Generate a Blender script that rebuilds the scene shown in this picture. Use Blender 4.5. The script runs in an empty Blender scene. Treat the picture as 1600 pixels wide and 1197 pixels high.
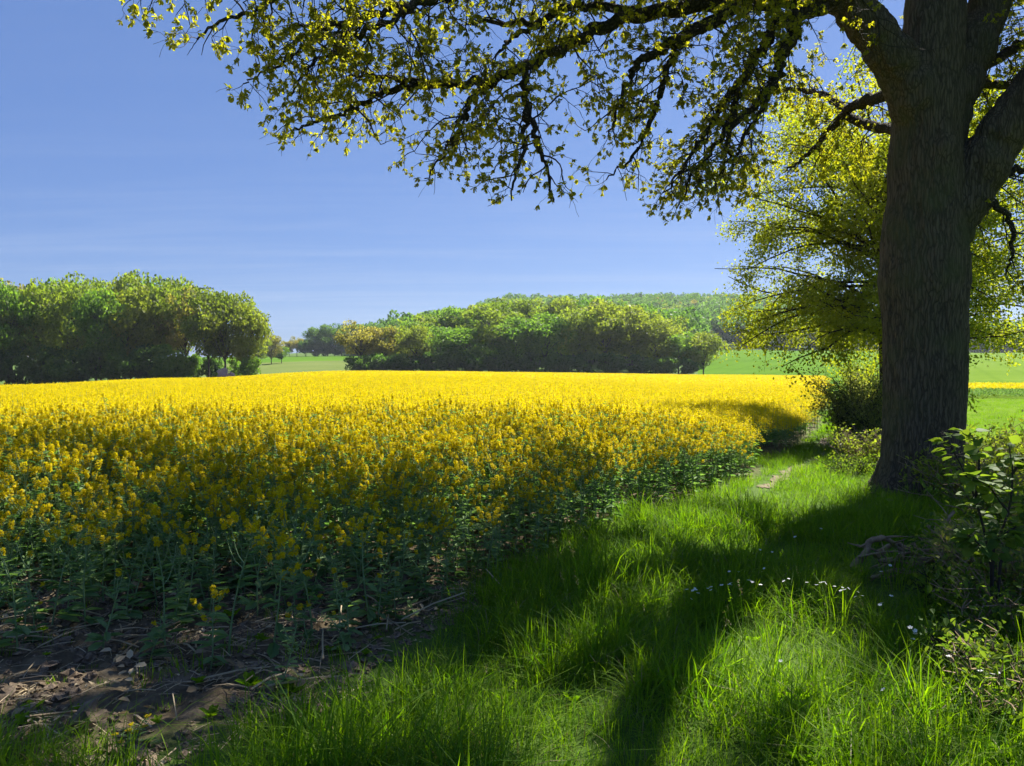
import bpy, math, random
import numpy as np
from mathutils import Vector, Matrix, noise as mnoise

# ------------------------------------------------------------------ camera, sky, sun, exposure
scene = bpy.context.scene
col = scene.collection
F_PX, CX, CY = 1200.0, 800.0, 598.5          # the photograph's focal length and centre in its own pixels
EYE = 1.65
HORIZON = 572.0
PITCH = math.atan((HORIZON - CY) / F_PX)      # negative: camera looks slightly down
cam_d = bpy.data.cameras.new("camera")
cam_d.sensor_width = 36.0
cam_d.lens = 36.0 * F_PX / 1600.0
cam_d.clip_start = 0.05
cam_d.clip_end = 6000.0
cam = bpy.data.objects.new("camera", cam_d)
col.objects.link(cam)
cam.location = (0, 0, EYE)
cam.rotation_euler = (math.pi / 2 + PITCH, 0, 0)
scene.camera = cam

SUN_AZ = math.radians(39.0)                   # to the right of the view direction (+Y)
SUN_EL = math.radians(49.0)
SUN_DIR = np.array([math.sin(SUN_AZ) * math.cos(SUN_EL), math.cos(SUN_AZ) * math.cos(SUN_EL), math.sin(SUN_EL)])
sun_d = bpy.data.lights.new("sun", "SUN")
sun_d.energy = 5.0
sun_d.angle = math.radians(0.53)
sun_d.color = (1.0, 0.95, 0.86)
sun = bpy.data.objects.new("sun", sun_d)
col.objects.link(sun)
sun.location = (40, 50, 60)
sun.rotation_euler = Vector(-SUN_DIR).to_track_quat('-Z', 'Y').to_euler()

world = bpy.data.worlds.new("World")
scene.world = world
world.use_nodes = True


def build_world():
    nt = world.node_tree
    N, L = nt.nodes, nt.links
    N.clear()
    out = N.new("ShaderNodeOutputWorld")
    bg = N.new("ShaderNodeBackground")
    bg.inputs["Strength"].default_value = 0.033
    sky = N.new("ShaderNodeTexSky")
    sky.sky_type = 'NISHITA'
    sky.sun_disc = False
    sky.sun_elevation = SUN_EL
    sky.sun_rotation = SUN_AZ
    sky.altitude = 200
    sky.air_density = 1.0
    sky.dust_density = 0.3
    sky.ozone_density = 2.2
    tint = N.new("ShaderNodeMix"); tint.data_type = 'RGBA'; tint.blend_type = 'MULTIPLY'
    tint.inputs[0].default_value = 1.0
    tint.inputs[7].default_value = (0.72, 0.85, 1.12, 1)
    L.new(sky.outputs[0], tint.inputs[6])
    # faint cirrus: noise on the direction projected on a high flat layer
    tc = N.new("ShaderNodeTexCoord")
    sep = N.new("ShaderNodeSeparateXYZ")
    L.new(tc.outputs["Generated"], sep.inputs[0])
    mx = N.new("ShaderNodeMath"); mx.operation = 'MAXIMUM'; mx.inputs[1].default_value = 0.02
    L.new(sep.outputs[2], mx.inputs[0])
    add = N.new("ShaderNodeMath"); add.operation = 'ADD'; add.inputs[1].default_value = 0.05
    L.new(mx.outputs[0], add.inputs[0])
    dx = N.new("ShaderNodeMath"); dx.operation = 'DIVIDE'
    dy = N.new("ShaderNodeMath"); dy.operation = 'DIVIDE'
    L.new(sep.outputs[0], dx.inputs[0]); L.new(add.outputs[0], dx.inputs[1])
    L.new(sep.outputs[1], dy.inputs[0]); L.new(add.outputs[0], dy.inputs[1])
    cmb = N.new("ShaderNodeCombineXYZ")
    L.new(dx.outputs[0], cmb.inputs[0]); L.new(dy.outputs[0], cmb.inputs[1])
    mp = N.new("ShaderNodeMapping")
    mp.inputs["Rotation"].default_value = (0, 0, math.radians(-14))
    mp.inputs["Scale"].default_value = (0.42, 2.4, 1)
    mp.inputs["Location"].default_value = (1.3, 0.4, 0)
    L.new(cmb.outputs[0], mp.inputs[0])
    nz = N.new("ShaderNodeTexNoise")
    nz.inputs["Scale"].default_value = 0.75
    nz.inputs["Detail"].default_value = 9
    nz.inputs["Roughness"].default_value = 0.62
    nz.inputs["Distortion"].default_value = 0.4
    L.new(mp.outputs[0], nz.inputs["Vector"])
    mr = N.new("ShaderNodeMapRange")
    mr.inputs[1].default_value = 0.44; mr.inputs[2].default_value = 0.78
    mr.inputs[3].default_value = 0.0; mr.inputs[4].default_value = 0.34
    L.new(nz.outputs[0], mr.inputs[0])
    low = N.new("ShaderNodeMapRange"); low.inputs[1].default_value = 0.06; low.inputs[2].default_value = 0.30
    low.inputs[3].default_value = 1.0; low.inputs[4].default_value = 0.12
    L.new(sep.outputs[2], low.inputs[0])
    lm = N.new("ShaderNodeMath"); lm.operation = 'MULTIPLY'
    L.new(mr.outputs[0], lm.inputs[0]); L.new(low.outputs[0], lm.inputs[1])
    mix = N.new("ShaderNodeMix"); mix.data_type = 'RGBA'
    L.new(lm.outputs[0], mix.inputs[0])
    even = N.new("ShaderNodeMix"); even.data_type = 'RGBA'; even.inputs[0].default_value = 0.5
    even.inputs[7].default_value = (1.35, 2.7, 6.8, 1)
    L.new(tint.outputs[2], even.inputs[6])
    L.new(even.outputs[2], mix.inputs[6])
    mix.inputs[7].default_value = (5.6, 6.6, 8.6, 1)
    L.new(mix.outputs[2], bg.inputs[0])
    L.new(bg.outputs[0], out.inputs[0])


build_world()
vs = scene.view_settings
vs.view_transform = 'Standard'
vs.look = 'None'
vs.gamma = 1.0
vs.use_curve_mapping = False
vs.exposure = 1.65
scene.cycles.max_bounces = 8
scene.cycles.diffuse_bounces = 4
scene.cycles.transmission_bounces = 4
scene.cycles.transparent_max_bounces = 8
scene.cycles.use_denoising = True
scene.cycles.caustics_reflective = False
scene.cycles.caustics_refractive = False

rng = np.random.default_rng(7)


def dbg(*a):
    print(*a)


# ------------------------------------------------------------------ helpers
def at(px, py, D):
    """the world point that stands D metres ahead of the photographer in the direction of a place in the photograph"""
    cx, cz = (px - CX) / F_PX, -(py - CY) / F_PX
    c, s = math.cos(PITCH), math.sin(PITCH)
    d = np.array([cx, c - s * cz, s + c * cz])
    d = d / d[1] * D
    return np.array([d[0], d[1], EYE + d[2]])


def px_of(P):
    P = np.atleast_2d(P)
    c, s = math.cos(PITCH), math.sin(PITCH)
    y, z = P[:, 1], P[:, 2] - EYE
    dep = np.maximum(c * y + s * z, 1e-3)
    up = -s * y + c * z
    return np.stack([CX + F_PX * P[:, 0] / dep, CY - F_PX * up / dep, c * y + s * z], 1)


def nrm(a):
    return a / np.maximum(np.linalg.norm(a, axis=-1, keepdims=True), 1e-9)


class MB:
    """collects quads into one mesh"""
    def __init__(self):
        self.V, self.Q, self.M, self.T, self.n = [], [], [], [], 0

    def add(self, V, Q, mat=0, tint=0.5):
        V = np.asarray(V, float).reshape(-1, 3)
        Q = np.asarray(Q, np.int64).reshape(-1, 4)
        self.V.append(V); self.Q.append(Q + self.n)
        self.M.append(np.full(len(Q), mat, np.int32))
        t = np.asarray(tint, float)
        self.T.append(np.full(len(V), float(t)) if t.ndim == 0 else t)
        self.n += len(V)

    def tube(self, pts, rad, sides=6, mat=0, tint=0.5):
        pts = np.asarray(pts, float); rad = np.asarray(rad, float)
        n = len(pts)
        tan = nrm(np.gradient(pts, axis=0))
        ref = np.array([0.31, 0.17, 0.93]) if abs(tan[0][2]) < 0.8 else np.array([0.93, 0.3, 0.1])
        u = nrm(ref - tan * (tan @ ref)[:, None])
        v = np.cross(tan, u)
        a = np.linspace(0, 2 * math.pi, sides, endpoint=False)
        ring = pts[:, None] + rad[:, None, None] * (np.cos(a)[None, :, None] * u[:, None] + np.sin(a)[None, :, None] * v[:, None])
        i = np.arange(n - 1)[:, None] * sides; j = np.arange(sides)[None, :]; k = (j + 1) % sides
        Q = np.stack([i + j, i + k, i + sides + k, i + sides + j], -1).reshape(-1, 4)
        self.add(ring.reshape(-1, 3), Q, mat, tint)

    def leaves(self, P, D, Nn, L, W, mat=0, tint=0.5, fold=0.18, droop=0.12):
        """folded obovate leaves, two quads each"""
        P = np.asarray(P); D = nrm(np.asarray(D))
        Nn = np.asarray(Nn); Nn = nrm(Nn - D * (Nn * D).sum(1, keepdims=True))
        S = np.cross(D, Nn)
        n = len(P)
        L = np.broadcast_to(L, n)[:, None]; W = np.broadcast_to(W, n)[:, None]
        dn = -Nn * droop * L
        v0 = P
        v1 = P + D * L * .42 + S * W * .42 + Nn * fold * W
        v2 = P + D * L * .80 + S * W * .46 + Nn * fold * W + dn * .6
        v3 = P + D * L + dn
        v4 = P + D * L * .80 - S * W * .46 + Nn * fold * W + dn * .6
        v5 = P + D * L * .42 - S * W * .42 + Nn * fold * W
        V = np.stack([v0, v1, v2, v3, v4, v5], 1).reshape(-1, 3)
        b = np.arange(n)[:, None] * 6
        Q = np.concatenate([b + [0, 1, 2, 3], b + [0, 3, 4, 5]], 0)
        t = np.asarray(tint, float)
        self.add(V, Q, mat, t if t.ndim == 0 else np.repeat(t, 6))

    def cards(self, P, size, mat=0, tint=0.5, D=None, aspect=.6):
        """rhombic leaf-sized faces of random turn"""
        n = len(P)
        if D is None:
            D = rng.normal(size=(n, 3))
        D = nrm(D); R = rng.normal(size=(n, 3))
        S = nrm(np.cross(D, R))
        size = np.broadcast_to(size, n)[:, None]
        V = np.stack([P - D * size * .5, P + S * size * .5 * aspect, P + D * size * .5, P - S * size * .5 * aspect], 1).reshape(-1, 3)
        Q = np.arange(n)[:, None] * 4 + [0, 1, 2, 3]
        t = np.asarray(tint, float)
        self.add(V, Q, mat, t if t.ndim == 0 else np.repeat(t, 4))

    def mesh(self, name, mats, smooth=False):
        me = bpy.data.meshes.new(name)
        V = np.concatenate(self.V); Q = np.concatenate(self.Q)
        me.vertices.add(len(V)); me.vertices.foreach_set("co", V.astype(np.float32).ravel())
        me.loops.add(len(Q) * 4); me.loops.foreach_set("vertex_index", Q.astype(np.int32).ravel())
        me.polygons.add(len(Q)); me.polygons.foreach_set("loop_start", (np.arange(len(Q)) * 4).astype(np.int32))
        me.polygons.foreach_set("material_index", np.concatenate(self.M))
        me.polygons.foreach_set("use_smooth", np.full(len(Q), smooth))
        at_ = me.attributes.new("tint", 'FLOAT', 'POINT')
        at_.data.foreach_set("value", np.concatenate(self.T).astype(np.float32))
        for m in mats:
            me.materials.append(m)
        me.update(calc_edges=True)
        return me

    def obj(self, name, mats, parent=None, smooth=False, link=True):
        o = bpy.data.objects.new(name, self.mesh(name, mats, smooth))
        if link:
            col.objects.link(o)
        if parent is not None:
            o.parent = parent
        return o


def tag(o, label=None, cat=None, group=None, kind=None):
    if label: o["label"] = label
    if cat: o["category"] = cat
    if group: o["group"] = group
    if kind: o["kind"] = kind
    return o


def empty(name, loc, rz=0.0, label=None, cat=None, group=None):
    o = bpy.data.objects.new(name, None)
    o.empty_display_size = 0.2
    col.objects.link(o)
    o.location = [float(c) for c in loc]; o.rotation_euler = (0, 0, rz)
    return tag(o, label, cat, group)


def smooth_path(pts, n):
    """Catmull-Rom through control rows (any number of columns)"""
    P = np.asarray(pts, float)
    P = np.vstack([2 * P[0] - P[1], P, 2 * P[-1] - P[-2]])
    seg = len(P) - 3
    out = []
    for t in np.linspace(0, seg - 1e-6, n):
        i = int(t); f = t - i
        a, b, c, d = P[i], P[i + 1], P[i + 2], P[i + 3]
        out.append(.5 * ((2 * b) + (c - a) * f + (2 * a - 5 * b + 4 * c - d) * f * f + (3 * b - a - 3 * c + d) * f ** 3))
    return np.array(out)


# ------------------------------------------------------------------ materials
def node_mat(name):
    m = bpy.data.materials.new(name); m.use_nodes = True
    nt = m.node_tree; nt.nodes.clear()
    return m, nt.nodes, nt.links


def ramp(N, stops):
    r = N.new("ShaderNodeValToRGB")
    el = r.color_ramp.elements
    while len(el) < len(stops):
        el.new(0.5)
    for e, (p, c) in zip(el, stops):
        e.position = p; e.color = (*c, 1)
    return r


def leaf_mat(name, c0, c1, trans=(1.25, 1.2, 0.5), fac=0.45, rough=0.55, spec=0.25, per_object=0.0):
    """diffuse + see-through leaf; the tint attribute runs from c0 to c1"""
    m, N, L = node_mat(name)
    out = N.new("ShaderNodeOutputMaterial")
    a = N.new("ShaderNodeAttribute"); a.attribute_name = "tint"
    r = ramp(N, [(0, c0), (1, c1)])
    src = a.outputs["Fac"]
    if per_object:
        oi = N.new("ShaderNodeObjectInfo")
        ma = N.new("ShaderNodeMath"); ma.operation = 'MULTIPLY_ADD'
        ma.inputs[1].default_value = per_object; ma.inputs[2].default_value = -per_object * .5
        L.new(oi.outputs["Random"], ma.inputs[0])
        ad = N.new("ShaderNodeMath"); ad.operation = 'ADD'; ad.use_clamp = True
        L.new(src, ad.inputs[0]); L.new(ma.outputs[0], ad.inputs[1]); src = ad.outputs[0]
    L.new(src, r.inputs[0])
    p = N.new("ShaderNodeBsdfPrincipled")
    p.inputs["Roughness"].default_value = rough
    p.inputs["Specular IOR Level"].default_value = spec
    L.new(r.outputs[0], p.inputs["Base Color"])
    mul = N.new("ShaderNodeMix"); mul.data_type = 'RGBA'; mul.blend_type = 'MULTIPLY'; mul.inputs[0].default_value = 1
    mul.inputs[7].default_value = (*trans, 1)
    L.new(r.outputs[0], mul.inputs[6])
    t = N.new("ShaderNodeBsdfTranslucent"); L.new(mul.outputs[2], t.inputs[0])
    mx = N.new("ShaderNodeMixShader"); mx.inputs[0].default_value = fac
    L.new(p.outputs[0], mx.inputs[1]); L.new(t.outputs[0], mx.inputs[2])
    L.new(mx.outputs[0], out.inputs[0])
    return m


def bark_mat(name, c0, c1, scale=(15, 15, 3.0), bump=1.0):
    m, N, L = node_mat(name)
    out = N.new("ShaderNodeOutputMaterial"); p = N.new("ShaderNodeBsdfPrincipled")
    p.inputs["Roughness"].default_value = 0.95; p.inputs["Specular IOR Level"].default_value = 0.08
    tc = N.new("ShaderNodeTexCoord")
    nd = N.new("ShaderNodeTexNoise"); nd.inputs["Scale"].default_value = 5.0; nd.inputs["Detail"].default_value = 3
    L.new(tc.outputs["Object"], nd.inputs["Vector"])
    ws = N.new("ShaderNodeVectorMath"); ws.operation = 'SCALE'; ws.inputs["Scale"].default_value = 0.07
    L.new(nd.outputs["Color"], ws.inputs[0])
    wa = N.new("ShaderNodeVectorMath"); wa.operation = 'ADD'
    L.new(tc.outputs["Object"], wa.inputs[0]); L.new(ws.outputs[0], wa.inputs[1])
    mp = N.new("ShaderNodeMapping"); mp.inputs["Scale"].default_value = scale
    L.new(wa.outputs[0], mp.inputs[0])
    vo = N.new("ShaderNodeTexVoronoi"); vo.feature = 'DISTANCE_TO_EDGE'; vo.inputs["Scale"].default_value = 1.0
    L.new(mp.outputs[0], vo.inputs["Vector"])
    n1 = N.new("ShaderNodeTexNoise"); n1.inputs["Scale"].default_value = 2.0; n1.inputs["Detail"].default_value = 9; n1.inputs["Roughness"].default_value = .7
    L.new(mp.outputs[0], n1.inputs["Vector"])
    pl = N.new("ShaderNodeMapRange"); pl.inputs[1].default_value = 0.0; pl.inputs[2].default_value = 0.22
    L.new(vo.outputs["Distance"], pl.inputs[0])
    mu = N.new("ShaderNodeMath"); mu.operation = 'MULTIPLY'
    L.new(pl.outputs[0], mu.inputs[0]); L.new(n1.outputs[0], mu.inputs[1])
    r = ramp(N, [(0.0, c0), (0.6, c1)]); L.new(mu.outputs[0], r.inputs[0])
    n2 = N.new("ShaderNodeTexNoise"); n2.inputs["Scale"].default_value = 1.7; n2.inputs["Detail"].default_value = 5
    L.new(tc.outputs["Object"], n2.inputs["Vector"])
    moss = N.new("ShaderNodeMix"); moss.data_type = 'RGBA'; moss.inputs[7].default_value = (c1[0] * .62, c1[1] * .82, c1[2] * .5, 1)
    r2 = ramp(N, [(0.48, (0, 0, 0)), (0.68, (.6, .6, .6))]); L.new(n2.outputs[0], r2.inputs[0])
    L.new(r2.outputs[0], moss.inputs[0]); L.new(r.outputs[0], moss.inputs[6])
    L.new(moss.outputs[2], p.inputs["Base Color"])
    b = N.new("ShaderNodeBump"); b.inputs["Strength"].default_value = bump; b.inputs["Distance"].default_value = 0.035
    L.new(mu.outputs[0], b.inputs["Height"]); L.new(b.outputs[0], p.inputs["Normal"])
    L.new(p.outputs[0], out.inputs[0])
    return m


def plain_mat(name, c0, c1, scale=3.0, rough=.9, bump=0.0, detail=8, spec=.2):
    m, N, L = node_mat(name)
    out = N.new("ShaderNodeOutputMaterial"); p = N.new("ShaderNodeBsdfPrincipled")
    p.inputs["Roughness"].default_value = rough; p.inputs["Specular IOR Level"].default_value = spec
    tc = N.new("ShaderNodeTexCoord")
    n1 = N.new("ShaderNodeTexNoise"); n1.inputs["Scale"].default_value = scale; n1.inputs["Detail"].default_value = detail; n1.inputs["Roughness"].default_value = .65
    L.new(tc.outputs["Object"], n1.inputs["Vector"])
    r = ramp(N, [(0.33, c0), (0.67, c1)]); L.new(n1.outputs[0], r.inputs[0])
    L.new(r.outputs[0], p.inputs["Base Color"])
    if bump:
        b = N.new("ShaderNodeBump"); b.inputs["Strength"].default_value = bump; b.inputs["Distance"].default_value = 0.05
        L.new(n1.outputs[0], b.inputs["Height"]); L.new(b.outputs[0], p.inputs["Normal"])
    L.new(p.outputs[0], out.inputs[0])
    return m


M_BARK = bark_mat("oak_bark", (0.048, 0.039, 0.027), (0.135, 0.108, 0.074), scale=(30, 30, 2.4), bump=.6)
M_LIMB = bark_mat("oak_limb_bark", (0.022, 0.018, 0.012), (0.085, 0.068, 0.046), scale=(20, 20, 20), bump=.6)
M_TWIG = plain_mat("twig_bark", (0.02, 0.017, 0.013), (0.05, 0.042, 0.032), 20)
M_FARBARK = plain_mat("grey_bark", (0.03, 0.026, 0.02), (0.085, 0.075, 0.06), 3)
M_DEAD = plain_mat("dead_wood", (0.13, 0.088, 0.050), (0.34, 0.25, 0.15), 14, bump=.4)
M_OAKLEAF = leaf_mat("young_oak_leaf", (0.085, 0.105, 0.016), (0.175, 0.185, 0.024), trans=(3.6, 3.2, 0.6), fac=.62)
M_TREE2 = leaf_mat("lime_green_leaf", (0.098, 0.138, 0.014), (0.20, 0.225, 0.022), trans=(2.8, 2.6, 0.6), fac=.56)
M_GREEN = leaf_mat("mid_green_leaf", (0.058, 0.125, 0.016), (0.125, 0.205, 0.028), trans=(2.0, 2.1, .9), fac=.55, per_object=.5)
M_OLIVE = leaf_mat("olive_young_leaf", (0.085, 0.132, 0.016), (0.165, 0.205, 0.028), trans=(2.0, 2.1, .9), fac=.55, per_object=.5)
M_BROWN = leaf_mat("bronze_young_leaf", (0.110, 0.120, 0.030), (0.185, 0.180, 0.050), trans=(2.5, 2.3, 1.0), fac=.56, per_object=.4)
M_LIME = leaf_mat("fresh_yellow_green_leaf", (0.090, 0.125, 0.018), (0.180, 0.205, 0.028), trans=(2.0, 2.1, .9), fac=.55, per_object=.4)
M_DARK = leaf_mat("dark_green_leaf", (0.040, 0.092, 0.020), (0.088, 0.155, 0.034), trans=(2.0, 2.1, .9), fac=.55, per_object=.4)
M_GRASS = leaf_mat("grass_blade", (0.060, 0.138, 0.010), (0.145, 0.226, 0.013), trans=(2.0, 2.15, .25), fac=.5, rough=.6, spec=.10, per_object=.5)
M_STRAW = leaf_mat("dry_blade", (0.22, 0.16, 0.085), (0.52, 0.42, 0.26), trans=(1, 1, .8), fac=.25)
M_DRY = leaf_mat("withered_blade", (0.13, 0.115, 0.045), (0.26, 0.22, 0.10), trans=(1, 1, .7), fac=.3)
M_RAPE_LEAF = leaf_mat("rapeseed_leaf", (0.078, 0.150, 0.050), (0.185, 0.270, 0.110), trans=(1.6, 1.9, .7), fac=.38, rough=.65, spec=.12, per_object=.3)
M_RAPE_STEM = leaf_mat("rapeseed_stem", (0.110, 0.185, 0.070), (0.21, 0.30, 0.13), trans=(1, 1, .7), fac=.1)
M_PETAL = leaf_mat("rapeseed_petal", (0.53, 0.418, 0.002), (0.65, 0.528, 0.003), trans=(1.12, 1.13, .6), fac=.54, rough=.6, spec=.15, per_object=.3)
M_BUD = leaf_mat("rapeseed_bud", (0.20, 0.25, 0.02), (0.36, 0.37, 0.03), trans=(1.1, 1.1, .6), fac=.3)
M_BRAMBLE = leaf_mat("bramble_leaf", (0.045, 0.098, 0.018), (0.125, 0.190, 0.034), trans=(2.2, 2.0, .6), fac=.48, spec=.12, rough=.6)
M_HEDGE = leaf_mat("hedge_leaf", (0.095, 0.125, 0.034), (0.20, 0.22, 0.065), trans=(2.0, 1.9, .7), fac=.5)
M_WHITE = leaf_mat("white_petal", (0.74, 0.75, 0.72), (0.86, 0.86, 0.84), trans=(1, 1, 1), fac=.3)
M_PINK = leaf_mat("pale_pink_blossom", (0.70, 0.52, 0.54), (0.85, 0.74, 0.74), trans=(1.1, 1.1, 1.1), fac=.55)

# ------------------------------------------------------------------ terrain
T_PX = np.array([-300, 0, 300, 560, 700, 800, 1130, 1300, 1430, 1560, 1700], float)
T_D = np.array([0, 8, 14, 20, 30, 60, 100, 125, 150, 185, 230, 300, 350, 420, 520, 620, 800, 1400, 3000], float)
T_Z = np.array([
    # -300    0   300   560   700   800  1130  1300  1430  1560  1700
    [0.0, 0.0, 0.0, 0.0, 0.0, 0.0, 0.0, 0.0, 0.0, 0.0, 0.0],              # 0
    [0.0, 0.0, 0.0, 0.0, 0.0, 0.0, 0.0, 0.0, 0.0, 0.0, 0.0],              # 8
    [-.05, -.05, -.03, 0.0, 0.0, 0.0, -.12, -.18, -.15, -.2, -.2],        # 14
    [-.1, -.1, -.06, 0.0, 0.0, 0.0, -.35, -.55, -.5, -.5, -.5],           # 20
    [-.3, -.25, -.1, 0.0, 0.0, -.05, -.5, -.7, -.75, -.75, -.75],         # 30
    [-1.1, -.9, -.4, 0.0, 0.0, -.15, -.65, -.9, -1.0, -1.05, -1.1],       # 60
    [-2.2, -1.9, -.9, -.05, -.1, -.3, -.8, -1.0, -1.1, -.8, -.8],         # 100
    [-2.9, -2.5, -1.2, -.12, -.2, -.4, -.9, -1.1, -.6, 0.0, 0.0],         # 125
    [-3.0, -2.7, -1.2, -.25, -.4, -.5, -1.0, -1.1, 0.2, 0.8, 1.0],        # 150
    [-2.2, -2.0, -.6, .2, .2, .2, .2, .5, 1.2, 2.0, 2.2],                 # 185
    [0.0, 0.0, 1.2, 2.4, 2.6, 2.6, 3.0, 3.0, 2.8, 3.4, 3.6],              # 230
    [2.5, 2.5, 4.0, 5.0, 6.0, 6.4, 6.6, 6.4, 5.6, 5.6, 6.0],              # 300
    [4.0, 4.0, 5.4, 6.2, 9.0, 9.5, 9.0, 8.6, 7.6, 7.4, 8.0],              # 350
    [5.0, 5.0, 6.5, 8.5, 15., 17., 17., 15., 11., 9.5, 11.],              # 420
    [6.0, 6.0, 7.0, 12., 24., 31., 32., 27., 17., 12., 16.],              # 520
    [6.0, 6.0, 7.0, 14., 30., 43., 45., 37., 22., 13., 20.],              # 620
    [6.0, 6.0, 7.0, 12., 26., 36., 40., 34., 18., 12., 20.],              # 800
    [4.0, 4.0, 4.0, 6.0, 10., 12., 12., 10., 8.0, 6.0, 8.0],              # 1400
    [0.0, 0.0, 0.0, 0.0, 0.0, 0.0, 0.0, 0.0, 0.0, 0.0, 0.0]])             # 3000


def smoothstep(t):
    return t * t * (3 - 2 * t)


def gz(x, y):
    """ground height"""
    x = np.asarray(x, float); y = np.asarray(y, float)
    yy = np.clip(y, 0.01, 2999)
    p = np.clip(800 + 1200 * x / np.maximum(yy, 4.0), -299.9, 1699.9)
    j = np.clip(np.searchsorted(T_PX, p) - 1, 0, len(T_PX) - 2)
    i = np.clip(np.searchsorted(T_D, yy) - 1, 0, len(T_D) - 2)
    fx = (p - T_PX[j]) / (T_PX[j + 1] - T_PX[j]); fx = smoothstep(fx)
    fy = (yy - T_D[i]) / (T_D[i + 1] - T_D[i])
    z = (T_Z[i, j] * (1 - fx) + T_Z[i, j + 1] * fx) * (1 - fy) + (T_Z[i + 1, j] * (1 - fx) + T_Z[i + 1, j + 1] * fx) * fy
    return z


EDGE_Y = np.array([0, 3.3, 3.7, 4.4, 5.4, 7.1, 8.7, 10, 12.2, 13.2, 14.2, 15.4, 16.2, 17.4, 20, 30, 60, 140, 400.])
EDGE_X = np.array([-1.9, -1.4, -.98, -.75, -.3, .55, 1.45, 2.45, 4.0, 4.45, 4.15, 4.45, 6.0, 6.55, 7.4, 12.2, 24.6, 57, 165.])


def edge_x(y):
    return np.interp(y, EDGE_Y, EDGE_X)


def near_y(x):
    """near end of the crop (beyond the bare strip)"""
    return np.interp(x, [-9, -4, -2.5, -1.6, -0.9, -.3], [5.0, 4.85, 4.7, 4.75, 4.95, 5.5])


FAR_PX = np.array([-300, 0, 300, 560, 800, 1130, 1300.])
FAR_D = np.array([116, 117, 121, 146, 150, 152, 140.])


def far_d(x, y):
    return np.interp(800 + 1200 * np.asarray(x) / np.maximum(y, 1), FAR_PX, FAR_D)


def hash_noise(x, y, s, seed=0.0):
    return np.array([mnoise.noise(Vector((a * s + seed, b * s - seed * 1.7, seed))) for a, b in zip(np.ravel(x), np.ravel(y))])


def ground_material():
    m, N, L = node_mat("ground_soil_and_turf")
    out = N.new("ShaderNodeOutputMaterial"); p = N.new("ShaderNodeBsdfPrincipled")
    p.inputs["Roughness"].default_value = 0.95; p.inputs["Specular IOR Level"].default_value = 0.1
    tc = N.new("ShaderNodeTexCoord")
    n1 = N.new("ShaderNodeTexNoise"); n1.inputs["Scale"].default_value = 7; n1.inputs["Detail"].default_value = 10; n1.inputs["Roughness"].default_value = .7
    L.new(tc.outputs["Object"], n1.inputs["Vector"])
    soil = ramp(N, [(0.3, (0.046, 0.034, 0.020)), (0.5, (0.108, 0.083, 0.050)), (0.72, (0.21, 0.168, 0.108))]); L.new(n1.outputs[0], soil.inputs[0])
    turf = ramp(N, [(0.3, (0.040, 0.075, 0.012)), (0.7, (0.080, 0.135, 0.022))]); L.new(n1.outputs[0], turf.inputs[0])
    a = N.new("ShaderNodeAttribute"); a.attribute_name = "tint"
    mx = N.new("ShaderNodeMix"); mx.data_type = 'RGBA'
    L.new(a.outputs["Fac"], mx.inputs[0]); L.new(turf.outputs[0], mx.inputs[6]); L.new(soil.outputs[0], mx.inputs[7])
    L.new(mx.outputs[2], p.inputs["Base Color"])
    b = N.new("ShaderNodeBump"); b.inputs["Strength"].default_value = .7; b.inputs["Distance"].default_value = .04
    L.new(n1.outputs[0], b.inputs["Height"]); L.new(b.outputs[0], p.inputs["Normal"])
    L.new(p.outputs[0], out.inputs[0])
    return m


def rough_z(x, y):
    """small lumps of the near ground"""
    r = np.hypot(x, y - 5)
    f = np.clip(1.4 - r / 14, 0, 1)
    out = np.zeros(np.shape(x)).ravel()
    near = np.ravel(f) > 0
    xs, ys = np.ravel(x)[near], np.ravel(y)[near]
    soil = np.clip((edge_x(ys) - xs) / .5, 0, 1)
    out[near] = np.ravel(f)[near] * (hash_noise(xs, ys, 1.1, 3.3) * .05 + soil * (hash_noise(xs, ys, 4.5, 8.1) * .050 + hash_noise(xs, ys, 11, 2.1) * .034 + np.abs(hash_noise(xs, ys, 19, 6.1)) * .022))
    return out.reshape(np.shape(x))


def build_ground():
    th = np.linspace(0, 2 * math.pi, 721)[:-1]
    rr = np.concatenate([[0.25], np.arange(.6, 9, .05), np.geomspace(9, 3000, 130)])
    R, TH = np.meshgrid(rr, th, indexing='ij')
    X = R * np.sin(TH); Y = R * np.cos(TH)
    Z = gz(X, Y) + rough_z(X, Y)
    n, k = len(rr), len(th)
    V = np.stack([X, Y, Z], -1).reshape(-1, 3)
    i = np.arange(n - 1)[:, None] * k; j = np.arange(k)[None]; j2 = (j + 1) % k
    Q = np.stack([i + j, i + k + j, i + k + j2, i + j2], -1).reshape(-1, 4)
    soil = np.clip((edge_x(Y) + .1 - X) / .5, 0, 1) * (Y > 0.5) * np.clip((Y - 2.9) / .5, 0, 1)
    soil = np.where(Y > 160, 0, soil)
    mb = MB()
    mb.add(V, Q, 0, soil.ravel())
    # closing disc under the photographer
    c = np.arange(0, k)
    mb.add(np.vstack([V[:k], [[0, 0, 0]]]), np.stack([c, np.roll(c, -1), np.full(k, k), np.full(k, k)], 1)[::1] if False else np.stack([c[0::2], c[1::2], np.roll(c, -1)[1::2], np.full(k // 2, k)], 1), 0, 0.0)
    tag(mb.obj("ground", [ground_material()], smooth=True), kind="structure")


build_ground()


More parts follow.
